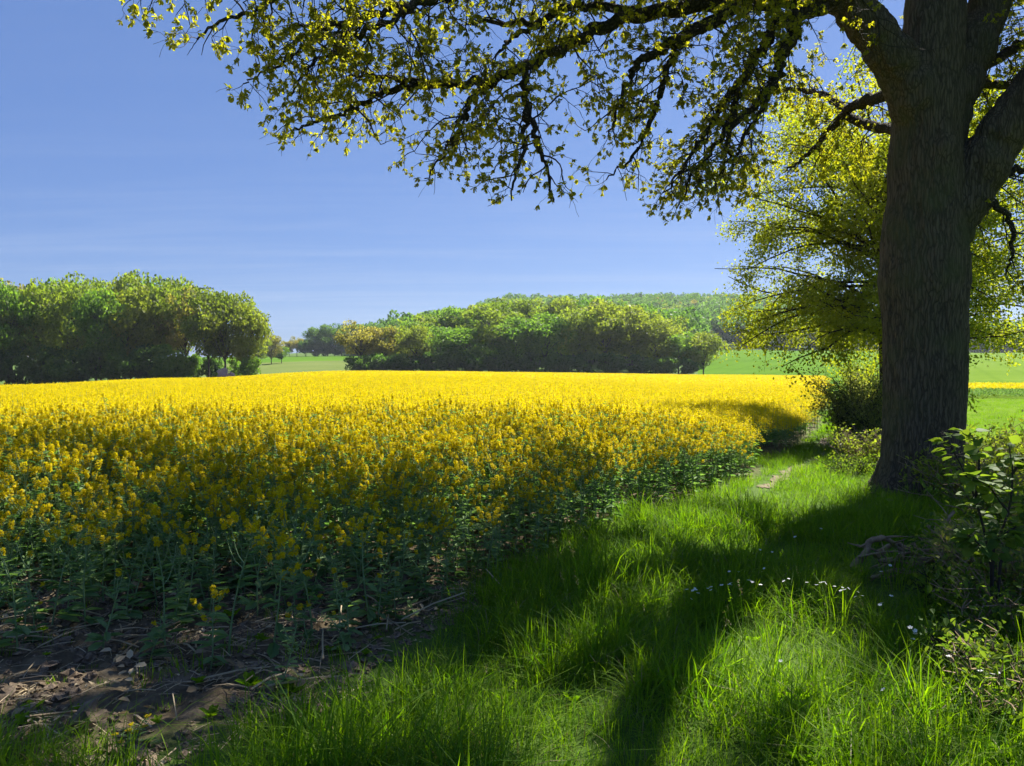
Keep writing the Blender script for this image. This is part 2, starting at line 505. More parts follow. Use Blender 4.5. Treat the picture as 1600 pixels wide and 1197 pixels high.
def strip_sheet(name, pts_l, pts_r, lift, mat, nx=6, wob=0.0):
    """a sheet between two world polylines, laid LIFT above the ground"""
    A = smooth_path(pts_l, 60); B = smooth_path(pts_r, 60)
    t = np.linspace(0, 1, nx + 1)
    P = A[:, None, :2] * (1 - t[None, :, None]) + B[:, None, :2] * t[None, :, None]
    if wob:
        P[:, 0] += rng.normal(size=(60, 2)) * wob; P[:, -1] += rng.normal(size=(60, 2)) * wob
    X, Y = P[..., 0], P[..., 1]
    Z = gz(X, Y) + rough_z(X, Y) + lift
    i = np.arange(59)[:, None] * (nx + 1); j = np.arange(nx)[None]
    Q = np.stack([i + j, i + j + 1, i + nx + 2 + j, i + nx + 1 + j], -1).reshape(-1, 4)
    mb = MB(); mb.add(np.stack([X, Y, Z], -1).reshape(-1, 3), Q)
    return tag(mb.obj(name, [mat], smooth=True), kind="structure")


M_PATH = plain_mat("trodden_earth", (0.095, 0.072, 0.042), (0.20, 0.155, 0.10), 9, bump=.5)
strip_sheet("dirt_path", [(3.45, 10.7), (3.62, 11), (4.46, 12.7), (6.25, 16), (7.9, 20), (10.2, 25)],
            [(3.50, 10.7), (3.76, 11), (4.72, 12.7), (6.6, 16), (8.3, 20), (10.4, 25)], .012, M_PATH, wob=.05)


def field_sheet(name, px0, px1, d_near, d_far, mat, lift=.06):
    px = np.linspace(px0, px1, 60); s = np.linspace(0, 1, 50)
    n = np.array([d_near(p) for p in px]); f = np.array([d_far(p) for p in px])
    D = n[None] + (f - n)[None] * s[:, None] ** 1.8
    X = D * (px[None] - 800) / 1200
    Z = gz(X, D) + lift
    i = np.arange(49)[:, None] * 60; j = np.arange(59)[None]
    Q = np.stack([i + j, i + j + 1, i + 61 + j, i + 60 + j], -1).reshape(-1, 4)
    mb = MB(); mb.add(np.stack([X, D, Z], -1).reshape(-1, 3), Q)
    return tag(mb.obj(name, [mat], smooth=True), kind="structure")


def crop_mat(name, c0, c1, row=0.0):
    m, N, L = node_mat(name)
    out = N.new("ShaderNodeOutputMaterial"); p = N.new("ShaderNodeBsdfPrincipled")
    p.inputs["Roughness"].default_value = 1.0; p.inputs["Specular IOR Level"].default_value = .0
    tc = N.new("ShaderNodeTexCoord")
    n1 = N.new("ShaderNodeTexNoise"); n1.inputs["Scale"].default_value = .05; n1.inputs["Detail"].default_value = 6
    n2 = N.new("ShaderNodeTexNoise"); n2.inputs["Scale"].default_value = 1.3; n2.inputs["Detail"].default_value = 8; n2.inputs["Roughness"].default_value = .7
    L.new(tc.outputs["Object"], n1.inputs["Vector"]); L.new(tc.outputs["Object"], n2.inputs["Vector"])
    ad = N.new("ShaderNodeMath"); ad.operation = 'MULTIPLY_ADD'; ad.inputs[1].default_value = .5
    mu = N.new("ShaderNodeMath"); mu.operation = 'MULTIPLY'; mu.inputs[1].default_value = .5
    L.new(n2.outputs[0], mu.inputs[0]); L.new(n1.outputs[0], ad.inputs[0]); L.new(mu.outputs[0], ad.inputs[2])
    wv = N.new("ShaderNodeTexWave"); wv.inputs["Scale"].default_value = .055; wv.inputs["Distortion"].default_value = .6
    wm = N.new("ShaderNodeMapping"); wm.inputs["Rotation"].default_value = (0, 0, .5)
    L.new(tc.outputs["Object"], wm.inputs[0]); L.new(wm.outputs[0], wv.inputs["Vector"])
    wp = N.new("ShaderNodeMath"); wp.operation = 'POWER'; wp.inputs[1].default_value = 14
    L.new(wv.outputs[1], wp.inputs[0])
    ws = N.new("ShaderNodeMath"); ws.operation = 'MULTIPLY_ADD'; ws.inputs[1].default_value = -.10
    L.new(wp.outputs[0], ws.inputs[0]); L.new(ad.outputs[0], ws.inputs[2])
    r = ramp(N, [(0.36, c0), (0.64, c1)]); L.new(ws.outputs[0], r.inputs[0])
    L.new(r.outputs[0], p.inputs["Base Color"])
    L.new(p.outputs[0], out.inputs[0])
    return m


M_WHEAT = crop_mat("young_cereal", (0.056, 0.120, 0.012), (0.084, 0.160, 0.018))
M_MEADOW = crop_mat("pale_meadow", (0.085, 0.118, 0.032), (0.13, 0.158, 0.05))
M_MEADOW2 = crop_mat("fresh_meadow", (0.085, 0.145, 0.016), (0.120, 0.185, 0.026))
field_sheet("meadow", 290, 575, lambda p: 128 + (p - 290) * .1, lambda p: 258, M_MEADOW)
field_sheet("cereal_field", 290, 620, lambda p: 258, lambda p: 352, M_WHEAT)
field_sheet("green_field", 1090, 1400, lambda p: 152 if p < 1292 else 45, lambda p: 352, M_WHEAT)
field_sheet("pasture", 1402, 1760, lambda p: 15, lambda p: 372, M_MEADOW2)


# ------------------------------------------------------------------ scattering many copies inside ONE stuff object
def scatter(name, sources, P, rot, scl, idx, kind="stuff", extra=None):
    """ONE object: each row of P carries a copy of the source mesh idx"""
    me = bpy.data.meshes.new(name)
    P = np.asarray(P, np.float32)
    me.vertices.add(len(P)); me.vertices.foreach_set("co", P.ravel())
    a = me.attributes.new("turn", 'FLOAT_VECTOR', 'POINT'); a.data.foreach_set("vector", np.asarray(rot, np.float32).ravel())
    a = me.attributes.new("size", 'FLOAT_VECTOR', 'POINT'); a.data.foreach_set("vector", np.asarray(scl, np.float32).ravel())
    a = me.attributes.new("pick", 'INT', 'POINT'); a.data.foreach_set("value", np.asarray(idx, np.int32))
    ob = bpy.data.objects.new(name, me); col.objects.link(ob)
    g = bpy.data.node_groups.new(name, 'GeometryNodeTree')
    g.interface.new_socket("Geometry", in_out='INPUT', socket_type='NodeSocketGeometry')
    g.interface.new_socket("Geometry", in_out='OUTPUT', socket_type='NodeSocketGeometry')
    N, L = g.nodes, g.links
    gi, go = N.new("NodeGroupInput"), N.new("NodeGroupOutput")

    def named(nm, ty):
        n = N.new("GeometryNodeInputNamedAttribute"); n.data_type = ty; n.inputs[0].default_value = nm
        return n.outputs["Attribute"]
    turn, size, pick = named("turn", 'FLOAT_VECTOR'), named("size", 'FLOAT_VECTOR'), named("pick", 'INT')
    e2r = N.new("FunctionNodeEulerToRotation"); L.new(turn, e2r.inputs[0])
    join = N.new("GeometryNodeJoinGeometry")
    for k, s in enumerate(sources):
        oi = N.new("GeometryNodeObjectInfo"); oi.inputs["Object"].default_value = s; oi.transform_space = 'ORIGINAL'
        cmp_ = N.new("FunctionNodeCompare"); cmp_.data_type = 'INT'; cmp_.operation = 'EQUAL'
        L.new(pick, cmp_.inputs[2]); cmp_.inputs[3].default_value = k
        ip = N.new("GeometryNodeInstanceOnPoints")
        L.new(gi.outputs[0], ip.inputs["Points"]); L.new(cmp_.outputs[0], ip.inputs["Selection"])
        L.new(oi.outputs["Geometry"], ip.inputs["Instance"])
        L.new(e2r.outputs[0], ip.inputs["Rotation"]); L.new(size, ip.inputs["Scale"])
        L.new(ip.outputs[0], join.inputs[0])
    L.new(join.outputs[0], go.inputs[0])
    md = ob.modifiers.new("copies", 'NODES'); md.node_group = g
    return tag(ob, kind=kind)


def jitter_grid(x0, x1, y0, y1, step, jit=.5):
    gx, gy = np.arange(x0, x1, step), np.arange(y0, y1, step)
    X, Y = np.meshgrid(gx, gy)
    X = X.ravel() + rng.uniform(-jit, jit, X.size) * step; Y = Y.ravel() + rng.uniform(-jit, jit, Y.size) * step
    return X, Y


def in_view(x, y, z=0.0, m=120):
    p = px_of(np.stack([x, y, np.broadcast_to(z, np.shape(x))], -1))
    return (p[:, 2] > .5) & (p[:, 0] > -m) & (p[:, 0] < 1600 + m)


# ------------------------------------------------------------------ rapeseed
def raceme(mb, tip, d, size, n, rg, mat_petal=0, mat_bud=1):
    """a rounded head of four-petalled flowers with buds at its top"""
    k = np.arange(n)
    h = rg.uniform(-1, .35, n)                           # along the axis, buds above
    ang = k * 2.4 + rg.uniform(-.4, .4, n)
    ref = nrm(np.cross(d, [.3, .9, .2])); ref2 = np.cross(d, ref)
    rad = size * (.55 + .25 * rg.random(n)) * np.sqrt(np.clip(1 - (h * .75) ** 2, .1, 1))
    out = np.cos(ang)[:, None] * ref + np.sin(ang)[:, None] * ref2
    c = tip + d * (h * size * 1.9)[:, None] + out * rad[:, None] * .8
    nn = nrm(out * .8 + d * .55 + rg.normal(size=(n, 3)) * .25)
    u = nrm(np.cross(nn, rg.normal(size=(n, 3)))); v = np.cross(nn, u)
    pl, pw = .0125 * rg.uniform(.85, 1.25, n)[:, None], .0058
    for s in range(4):
        a = s * math.pi / 2
        e = math.cos(a) * u + math.sin(a) * v; f = -math.sin(a) * u + math.cos(a) * v
        V = np.stack([c, c + e * pl * .7 + f * pw + nn * .001, c + e * pl * 1.15 - nn * .0012, c + e * pl * .7 - f * pw + nn * .001], 1).reshape(-1, 3)
        mb.add(V, np.arange(n)[:, None] * 4 + [0, 1, 2, 3], mat_petal, np.repeat(rg.random(n), 4))
    nb = 9
    bp = tip + d * (size * (.4 + .5 * rg.random(nb)))[:, None] + rg.normal(size=(nb, 3)) * size * .16
    mb.cards(bp, .010, mat_bud, rg.random(nb), D=np.tile(d, (nb, 1)) + rg.normal(size=(nb, 3)) * .3)


def rape_plant(seed, H=1.0, heads=4, leafy=1.0, flower=1.0):
    """returns builders: stem, foliage, list of flower heads"""
    rg = np.random.default_rng(seed)
    st, fo, hd = MB(), MB(), []
    lean = rg.normal(size=2) * .06
    z = np.linspace(0, H, 9)
    main = np.stack([lean[0] * z ** 1.5 + .012 * np.sin(z * 5 + seed), lean[1] * z ** 1.5 + .012 * np.cos(z * 6 + seed), z], 1)
    st.tube(main, np.linspace(.0075, .0028, 9), 5, 0, .5)
    tips = [(main[-1], nrm(main[-1] - main[-2]), 1.0)]
    for b in range(heads - 1):
        t = rg.uniform(.55, .9)
        p0 = np.array([np.interp(t * H, z, main[:, c]) for c in range(3)])
        a = b * 2.4 + rg.uniform(-.5, .5); le = H * rg.uniform(.16, .34)
        o = np.array([math.cos(a), math.sin(a), 0])
        s = np.linspace(0, 1, 5)[:, None]
        br = p0 + o * le * .52 * s ** .8 + np.array([0, 0, 1]) * le * (.35 * s + .6 * s * s)
        st.tube(br, np.linspace(.0036, .002, 5), 4, 0, .6)
        tips.append((br[-1], nrm(br[-1] - br[-2]), rg.uniform(.65, 1.0)))
    for p, d, sz in tips:
        m = MB()
        if flower > 0 and rg.random() < flower + .25:
            raceme(m, p, d, .036 * sz * rg.uniform(.85, 1.2), int(30 * sz), rg)
            hd.append(m)
        # young pods and stalks below the head
        n = 9
        q = p - d * rg.uniform(.05, .17, n)[:, None]
        dd = nrm(rg.normal(size=(n, 3)) * [1, 1, .2] + d * .55)
        st.leaves(q, dd, rg.normal(size=(n, 3)), .035, .0035, 0, .8)
    nl = int(13 * leafy)
    t = rg.uniform(.06, .82, nl)
    P = np.stack([np.interp(t * H, z, main[:, c]) for c in range(3)], 1)
    a = np.arange(nl) * 2.4 + rg.uniform(-.5, .5, nl)
    Ll = (.135 * (1 - t) ** .8 + .045) * rg.uniform(.7, 1.2, nl)
    Dd = np.stack([np.cos(a), np.sin(a), rg.uniform(.1, .9, nl) - .35 * (1 - t)], 1)
    fo.leaves(P, Dd, np.tile([0, 0, 1.], (nl, 1)) + rg.normal(size=(nl, 3)) * .25, Ll, Ll * rg.uniform(.28, .5, nl), 0, rg.random(nl), fold=.15, droop=.28)
    # small leaves on the side branches
    for p, d, sz in tips[1:]:
        n = 3
        q = p - d * rg.uniform(.1, .3, n)[:, None] * H * .6
        dd = nrm(rg.normal(size=(n, 3)) * [1, 1, .3] + [0, 0, .3])
        fo.leaves(q, dd, np.tile([0, 0, 1.], (n, 1)), .06, .02, 0, rg.random(n), droop=.3)
    return st, fo, hd


RAPE_MATS = [M_PETAL, M_BUD]
PLANTS = []          # (stem mesh, foliage mesh, [head meshes])
SRC_NEAR = []        # the same plants as single source objects
for k in range(14):
    leafy_one = 6 <= k <= 8
    a = dict(H=1.0, heads=[8, 7, 9, 8, 7, 9, 4, 4, 5, 6, 8, 10, 7, 5][k], leafy=1.0 if not leafy_one else 1.6, flower=1.0 if not leafy_one else .15)
    st, fo, hd = rape_plant(100 + k, **a)
    PLANTS.append((st.mesh("stem", [M_RAPE_STEM]), fo.mesh("foliage", [M_RAPE_LEAF]), [h.mesh("flower_head", RAPE_MATS) for h in hd]))
    al = MB()
    for src, off in ((st, 2), (fo, 3)):
        for V, Q, T in zip(src.V, src.Q, src.T):
            al.add(V, Q - Q.min(), off, T)
    for h in hd:
        for V, Q, Mi, T in zip(h.V, h.Q, h.M, h.T):
            al.add(V, Q - Q.min(), int(Mi[0]), T)
    SRC_NEAR.append(al.obj("rapeseed_source", RAPE_MATS + [M_RAPE_STEM, M_RAPE_LEAF], link=False))


def mid_patch(seed, size, n, heads, card, ncard, hvar=.09):
    """a piece of dense crop seen from farther off: many stalks in one source mesh"""
    rg = np.random.default_rng(seed)
    mb = MB()
    xy = rg.uniform(-size / 2, size / 2, (n, 2)); h = 1.0 + rg.normal(size=n) * hvar
    for (x, y), hh in zip(xy, h):
        top = np.array([x, y, hh])
        mb.tube(np.array([[x, y, .25], [x, y, hh]]), [.006, .004], 3, 2, .5)
        c = top + np.concatenate([[[0, 0, 0]], rg.normal(size=(heads - 1, 3)) * [.075, .075, .085] - [0, 0, .07]])
        for q in c:
            s = rg.normal(size=(ncard, 3)) * [.021, .021, .03]
            mb.cards(q + s, card, 0, rg.random(ncard), D=rg.normal(size=(ncard, 3)), aspect=.85)
        m = 5
        P = np.stack([np.full(m, x), np.full(m, y), rg.uniform(.35, .85, m) * hh], 1)
        a = rg.uniform(0, 6.28, m)
        mb.leaves(P, np.stack([np.cos(a), np.sin(a), rg.uniform(-.1, .6, m)], 1), np.tile([0, 0, 1.], (m, 1)), .12, .04, 3, rg.random(m), droop=.3)
    return mb.obj("rapeseed_source", RAPE_MATS + [M_RAPE_STEM, M_RAPE_LEAF], link=False)


def far_patch(seed, size, n, card):
    rg = np.random.default_rng(seed)
    mb = MB()
    P = np.concatenate([rg.uniform(-size / 2, size / 2, (n, 2)), 1.0 + rg.normal(size=(n, 1)) * .065], 1)
    mb.cards(P, card * rg.uniform(.7, 1.3, n), 0, rg.random(n), D=rg.normal(size=(n, 3)), aspect=.8)
    m = n // 3
    P = np.concatenate([rg.uniform(-size / 2, size / 2, (m, 2)), rg.uniform(.25, .85, (m, 1))], 1)
    mb.cards(P, .16, 3, rg.random(m), aspect=.5)
    return mb.obj("rapeseed_source", RAPE_MATS + [M_RAPE_STEM, M_RAPE_LEAF], link=False)


SRC_MID = [mid_patch(300 + k, .6, 17, 8, .022, 9) for k in range(5)]
SRC_MID2 = [mid_patch(330 + k, 1.2, 42, 4, .036, 7, .075) for k in range(4)]
SRC_FAR = [far_patch(360 + k, 3.0, 900, .085) for k in range(4)]
SRC_RAPE = SRC_NEAR + SRC_MID + SRC_MID2 + SRC_FAR


def crop_height(x, y):
    """the crop stands lower along its edges and carries waves"""
    e1 = np.clip((y - near_y(x)) / 2.6, 0, 1)
    e2 = np.clip((edge_x(y) - x) / 1.5, 0, 1)
    return .88 * (.62 + .38 * smoothstep(e1)) * (.74 + .26 * smoothstep(e2))


def build_crop():
    pos, rot, scl, idx = [], [], [], []
    named = []
    # near: whole plants
    X, Y = jitter_grid(-10, 5, 3.6, 12.2, .165)
    ny = near_y(X)
    thin = rng.random(len(X))
    inside = (X < edge_x(Y) - .05) & (Y > ny - .8) & in_view(X, Y, .5, 160)
    depth_in = Y - ny
    keep = inside & (thin < np.clip(.12 + np.maximum(depth_in + .35, 0) * .60, .08, 1))
    X, Y, depth_in = X[keep], Y[keep], depth_in[keep]
    Z = gz(X, Y) + rough_z(X, Y) - .01
    H = .96 * crop_height(X, Y) * rng.uniform(.82, 1.14, len(X))
    tall = rng.random(len(X)) < .05
    H = np.where(tall, H * 1.14, H)
    H = np.where(depth_in < 0, H * rng.uniform(.5, 1.0, len(X)), H)
    leafy = rng.random(len(X)) < np.clip(.84 - depth_in * .42, .04, .84)
    ii = np.where(leafy, rng.integers(6, 9, len(X)), rng.choice([0, 1, 2, 3, 4, 5, 9, 10, 11, 12, 13], len(X)))
    rz = rng.uniform(0, 6.28, len(X))
    order = np.argsort(np.where(in_view(X, Y, .5, -5), Y, 99))
    big = set(order[:300].tolist())
    for n in range(len(X)):
        if n in big:
            named.append((X[n], Y[n], Z[n], H[n], ii[n], rz[n]))
        else:
            w = .5 + .5 * H[n]
            pos.append((X[n], Y[n], Z[n])); rot.append((rng.normal() * .09, rng.normal() * .09, rz[n])); scl.append((w, w, H[n])); idx.append(ii[n])

    def patches(step, y0, y1, base, count, jitter, hv, x0=-200, x1=120):
        X, Y = jitter_grid(x0, x1, y0, y1, step, jitter)
        k = (X < edge_x(Y) - step * .35) & (Y < far_d(X, Y)) & (Y >= y0) & (Y < y1) & in_view(X, Y, .5, 90)
        X, Y = X[k], Y[k]
        Z = gz(X, Y)
        hh = crop_height(X, Y) * (1 + rng.normal(size=len(X)) * hv)
        hh *= 1 + .05 * hash_noise(X, Y, .35, 4.0) + .05 * hash_noise(X, Y, .06, 9.0)
        for x, y, z, h in zip(X, Y, Z, hh):
            pos.append((x, y, z)); rot.append((0, 0, rng.integers(0, 4) * math.pi / 2 + rng.normal() * .2)); scl.append((1, 1, h)); idx.append(base + int(rng.integers(0, count)))
    patches(.50, 12.0, 26, 14, 5, .4, .04, -20, 14)
    patches(1.0, 25.6, 55, 19, 4, .4, .03, -45, 26)
    patches(2.5, 54, 156, 23, 4, .3, .02)
    # the second yellow strip beyond the pasture on the right
    X, Y = jitter_grid(28, 62, 58, 72, 2.4, .3)
    k = (800 + 1200 * X / Y > 1395) & (Y > 60) & (Y < 71)
    for x, y in zip(X[k], Y[k]):
        pos.append((x, y, float(gz(x, y)))); rot.append((0, 0, rng.integers(0, 4) * math.pi / 2)); scl.append((1, 1, 1.0)); idx.append(23 + int(rng.integers(0, 4)))
    scatter("rapeseed_crop", SRC_RAPE, pos, rot, scl, idx)
    # a few stalks the photograph shows standing free at the front, each with its own look
    solo = [
        (355, 960, 4.35, .78, 0, "slim rapeseed plant with tall yellow spike over bare soil, standing clear of the crop"),
        (328, 1010, 4.15, .42, 3, "short rapeseed plant with drooping yellow flowers beside the bare soil patch"),
        (430, 1000, 4.35, .66, 5, "branched rapeseed plant with three yellow heads over the soil patch's rear edge"),
        (490, 980, 4.6, .80, 2, "tallest free-standing rapeseed plant, yellow blooms down half its stem"),
        (575, 960, 4.9, .70, 4, "rapeseed plant with small yellow top, between the bare soil and grass verge"),
        (440, 1080, 3.85, .36, 7, "low leafy rapeseed plant without flowers at the grass verge's soil edge"),
        (30, 1010, 4.3, .62, 8, "leafy pale green rapeseed plant at the photo's left edge, hardly any flowers"),
        (262, 990, 4.4, .66, 6, "leafy grey-green rapeseed plant left of the slim yellow spike"),
        (230, 1160, 3.25, .10, 1, "tiny rapeseed seedling with one yellow bloom on bare soil near the grass"),
        (905, 830, 7.3, .62, 0, "rapeseed plant with bright yellow head leaning out over the grass verge"),
    ]
    for px, py, D, h, k, lab in solo:
        p = at(px, py, D)
        z = float(gz(p[0], p[1]) + rough_z(np.array([p[0]]), np.array([p[1]]))[0])
        plant(p[0], p[1], z - .005, h, k, rng.uniform(0, 6.28), lab)
    for x, y, z, h, k, r in named[:290]:
        plant(x, y, z, h, k, r, "dense rapeseed plant among its like in the crop's shaded front rows")


def plant(x, y, z, h, k, r, label):
    t = empty("rapeseed_plant", (x, y, z), r, label, "rapeseed plant", "rapeseed plants along the front of the field")
    t.rotation_euler = (rng.normal() * .09, rng.normal() * .09, r)
    w = .5 + .5 * h
    t.scale = (w, w, h)
    stem_me, fol_me, heads = PLANTS[int(k)]
    for nm, me in [("stem", stem_me), ("foliage", fol_me)] + [("flower_head", m) for m in heads]:
        o = bpy.data.objects.new(nm, me); col.objects.link(o); o.parent = t


build_crop()


# ------------------------------------------------------------------ grass
def grass_tuft(seed, n, hmin, hmax, spread, width, straw=.035, lean=.45):
    rg = np.random.default_rng(seed)
    mb = MB()
    a = rg.uniform(0, 6.28, n); r = spread * np.sqrt(rg.random(n))
    b = np.stack([r * np.cos(a), r * np.sin(a), np.full(n, -.02)], 1)
    h = rg.uniform(hmin, hmax, n)
    la = a + rg.normal(size=n) * 1.0
    ln = rg.gamma(2.0, lean / 2, n)
    o = np.stack([np.cos(la), np.sin(la), np.zeros(n)], 1)
    s = np.stack([-np.sin(la), np.cos(la), np.zeros(n)], 1) * 1.0
    tw = rg.uniform(-.9, .9, n)[:, None]
    s = nrm(s * np.cos(tw) + o * np.sin(tw))
    w = width * rg.uniform(.6, 1.25, n)[:, None]
    rows = []
    for t, ww in ((0, .8), (.35, 1.0), (.72, .75), (1.0, .06)):
        c = b + o * (ln * h * t ** 2.0)[:, None] + np.array([0, 0, 1]) * (h * (t - .32 * np.minimum(ln, 1.6) * t ** 2.4))[:, None]
        rows += [c - s * w * ww * .5, c + s * w * ww * .5]
    V = np.stack(rows, 1).reshape(-1, 3)
    base = np.arange(n)[:, None] * 8
    tint = rg.random(n)
    dry = rg.random(n) < straw
    for k in range(3):
        pass
    Q = np.concatenate([base + [2 * k, 2 * k + 1, 2 * k + 3, 2 * k + 2] for k in range(3)], 0)
    mb.add(V, Q, 0, np.repeat(tint, 8))
    m = np.tile(np.where(dry, 1, 0), 3).astype(np.int32)
    mb.M[-1] = m
    return mb.obj("grass_source", [M_GRASS, M_DRY], link=False)


GRASS_SRC = [grass_tuft(500 + k, 34, .10, .32, .12, .0060, lean=.75) for k in range(5)] + \
            [grass_tuft(520 + k, 28, .22, .46, .08, .0070, lean=.8) for k in range(3)] + \
            [grass_tuft(540 + k, 40, .06, .17, .14, .006, straw=.12) for k in range(3)] + \
            [grass_tuft(560 + k, 90, .12, .30, .32, .012) for k in range(3)]


def weed_source(seed, tall):
    rg = np.random.default_rng(seed)
    mb = MB()
    if tall:                                            # seed-bearing stalks
        for k in range(5):
            a = rg.uniform(0, 6.28); h = rg.uniform(.32, .55)
            e = np.array([math.cos(a) * .14, math.sin(a) * .14, h])
            S = smooth_path([[math.cos(a) * .03, math.sin(a) * .03, -.02], e * [.5, .5, .6], e], 6)
            mb.tube(S, np.full(6, .0012), 3, 0, .7)
            m = 16
            mb.cards(S[-1] - np.outer(rg.random(m), nrm(S[-1] - S[-2])) * .07 + rg.normal(size=(m, 3)) * .004, .010, 1 if k % 2 else 0, rg.random(m))
    else:                                               # broad-leaved rosettes
        n = 11
        a = np.arange(n) * 2.4
        L_ = rg.uniform(.07, .15, n)
        mb.leaves(np.tile([0, 0, .02], (n, 1)), np.stack([np.cos(a), np.sin(a), rg.uniform(.5, 1.6, n)], 1), np.tile([0, 0, 1.], (n, 1)) + rg.normal(size=(n, 3)) * .2, L_, L_ * .42, 0, rg.random(n), droop=.3)
    return mb.obj("grass_source", [M_GRASS, M_DRY], link=False)


GRASS_SRC += [weed_source(580, True), weed_source(581, True), weed_source(582, False), weed_source(583, False)]


def shrub_line(y):
    """left side of the scrub strip at the tree's foot"""
    return np.interp(y, [0, 3, 6, 9, 12, 16, 20, 40], [2.9, 3.3, 4.6, 5.6, 6.6, 8.2, 9.2, 19])


BRUSH = [(1345, 860), (1410, 845), (1510, 860), (1530, 920), (1480, 960), (1390, 945), (1350, 915)]


def inside_poly(x, y, poly):
    r = np.zeros(len(x), bool)
    n = len(poly)
    for i in range(n):
        x0, y0 = poly[i]; x1, y1 = poly[(i + 1) % n]
        r ^= ((y0 > y) != (y1 > y)) & (x < (x1 - x0) * (y - y0) / (y1 - y0 + 1e-12) + x0)
    return r


def build_grass():
    pos, rot, scl, idx = [], [], [], []

    def lay(x0, x1, y0, y1, step, pick, cond, smin=.8, smax=1.2):
        X, Y = jitter_grid(x0, x1, y0, y1, step)
        k = cond(X, Y) & in_view(X, Y, .1, 900)
        X, Y = X[k], Y[k]
        Z = gz(X, Y) + rough_z(X, Y)
        patch = hash_noise(X, Y, 1.0, 6.0) * .7 + hash_noise(X, Y, 2.6, 16.0) * .5
        bare = inside_poly(*px_of(np.stack([X, Y, Z], 1))[:, :2].T, BRUSH) & (rng.random(len(X)) < .85)
        X, Y, Z, patch = X[~bare], Y[~bare], Z[~bare], patch[~bare]
        for x, y, z, q in zip(X, Y, Z, patch):
            s = rng.uniform(smin, smax) * (.74 + .62 * q)
            pos.append((x, y, z)); rot.append((rng.normal() * .08, rng.normal() * .08, rng.uniform(0, 6.28)))
            scl.append((s, s, s * rng.uniform(.85, 1.15))); idx.append(pick(q))
    verge = lambda X, Y: (X > edge_x(Y) - .02 + .36 * np.clip((5.6 - Y) / 1.2, 0, 1) + rng.normal(size=len(X)) * .13) & (X < shrub_line(Y) + 4.2)
    on_path = lambda X, Y: (np.abs(X - np.interp(Y, [9.5, 11, 12.7, 16, 20, 25], [2.9, 3.62, 4.55, 6.4, 8.1, 10.3])) < .14) & (Y > 9.5)
    lay(-3, 8.5, 1.2, 8.5, .105, lambda q: int(rng.choice([0, 1, 2, 3, 4, 5, 6, 7] if q > -.1 else [0, 1, 2, 3, 4, 8])), verge)
    lay(0, 12, 8.5, 16, .14, lambda q: int(rng.choice([0, 1, 2, 3, 4, 8, 9])), lambda X, Y: verge(X, Y) & ~on_path(X, Y), .75, 1.1)
    lay(4, 22, 16, 40, .40, lambda q: int(rng.choice([11, 12, 13])), lambda X, Y: (X > edge_x(Y)) & (X < shrub_line(Y) + 2) & ~on_path(X, Y), .8, 1.2)
    lay(-3, 6.5, 1.6, 9, .34, lambda q: int(rng.choice([14, 15, 16, 16, 17, 17])), verge, .8, 1.3)
    lay(-5, 0, 3.0, 5.4, .33, lambda q: int(rng.choice([16, 17, 17, 8])), lambda X, Y: (X < edge_x(Y)), .3, .75)
    # grass between the photographer and the bare soil
    lay(-5, 0, 1.6, 3.75, .11, lambda q: int(rng.choice([0, 1, 2, 3, 5])), lambda X, Y: (X < edge_x(Y)) & (Y < 3.12 + .12 * np.sin(X * 2.1) + rng.normal(size=len(X)) * .10), .7, 1.05)
    # thin blades between the stalks on the soil
    lay(-5, 0, 3.2, 6, .42, lambda q: int(rng.choice([8, 9, 10])), lambda X, Y: (X < edge_x(Y)), .7, 1.1)
    # pasture right of the scrub
    lay(9, 52, 13, 61, .62, lambda q: int(rng.choice([11, 12, 13])), lambda X, Y: (X > shrub_line(Y) + 2), .7, 1.0)
    scatter("grass", GRASS_SRC, pos, rot, scl, idx)


build_grass()


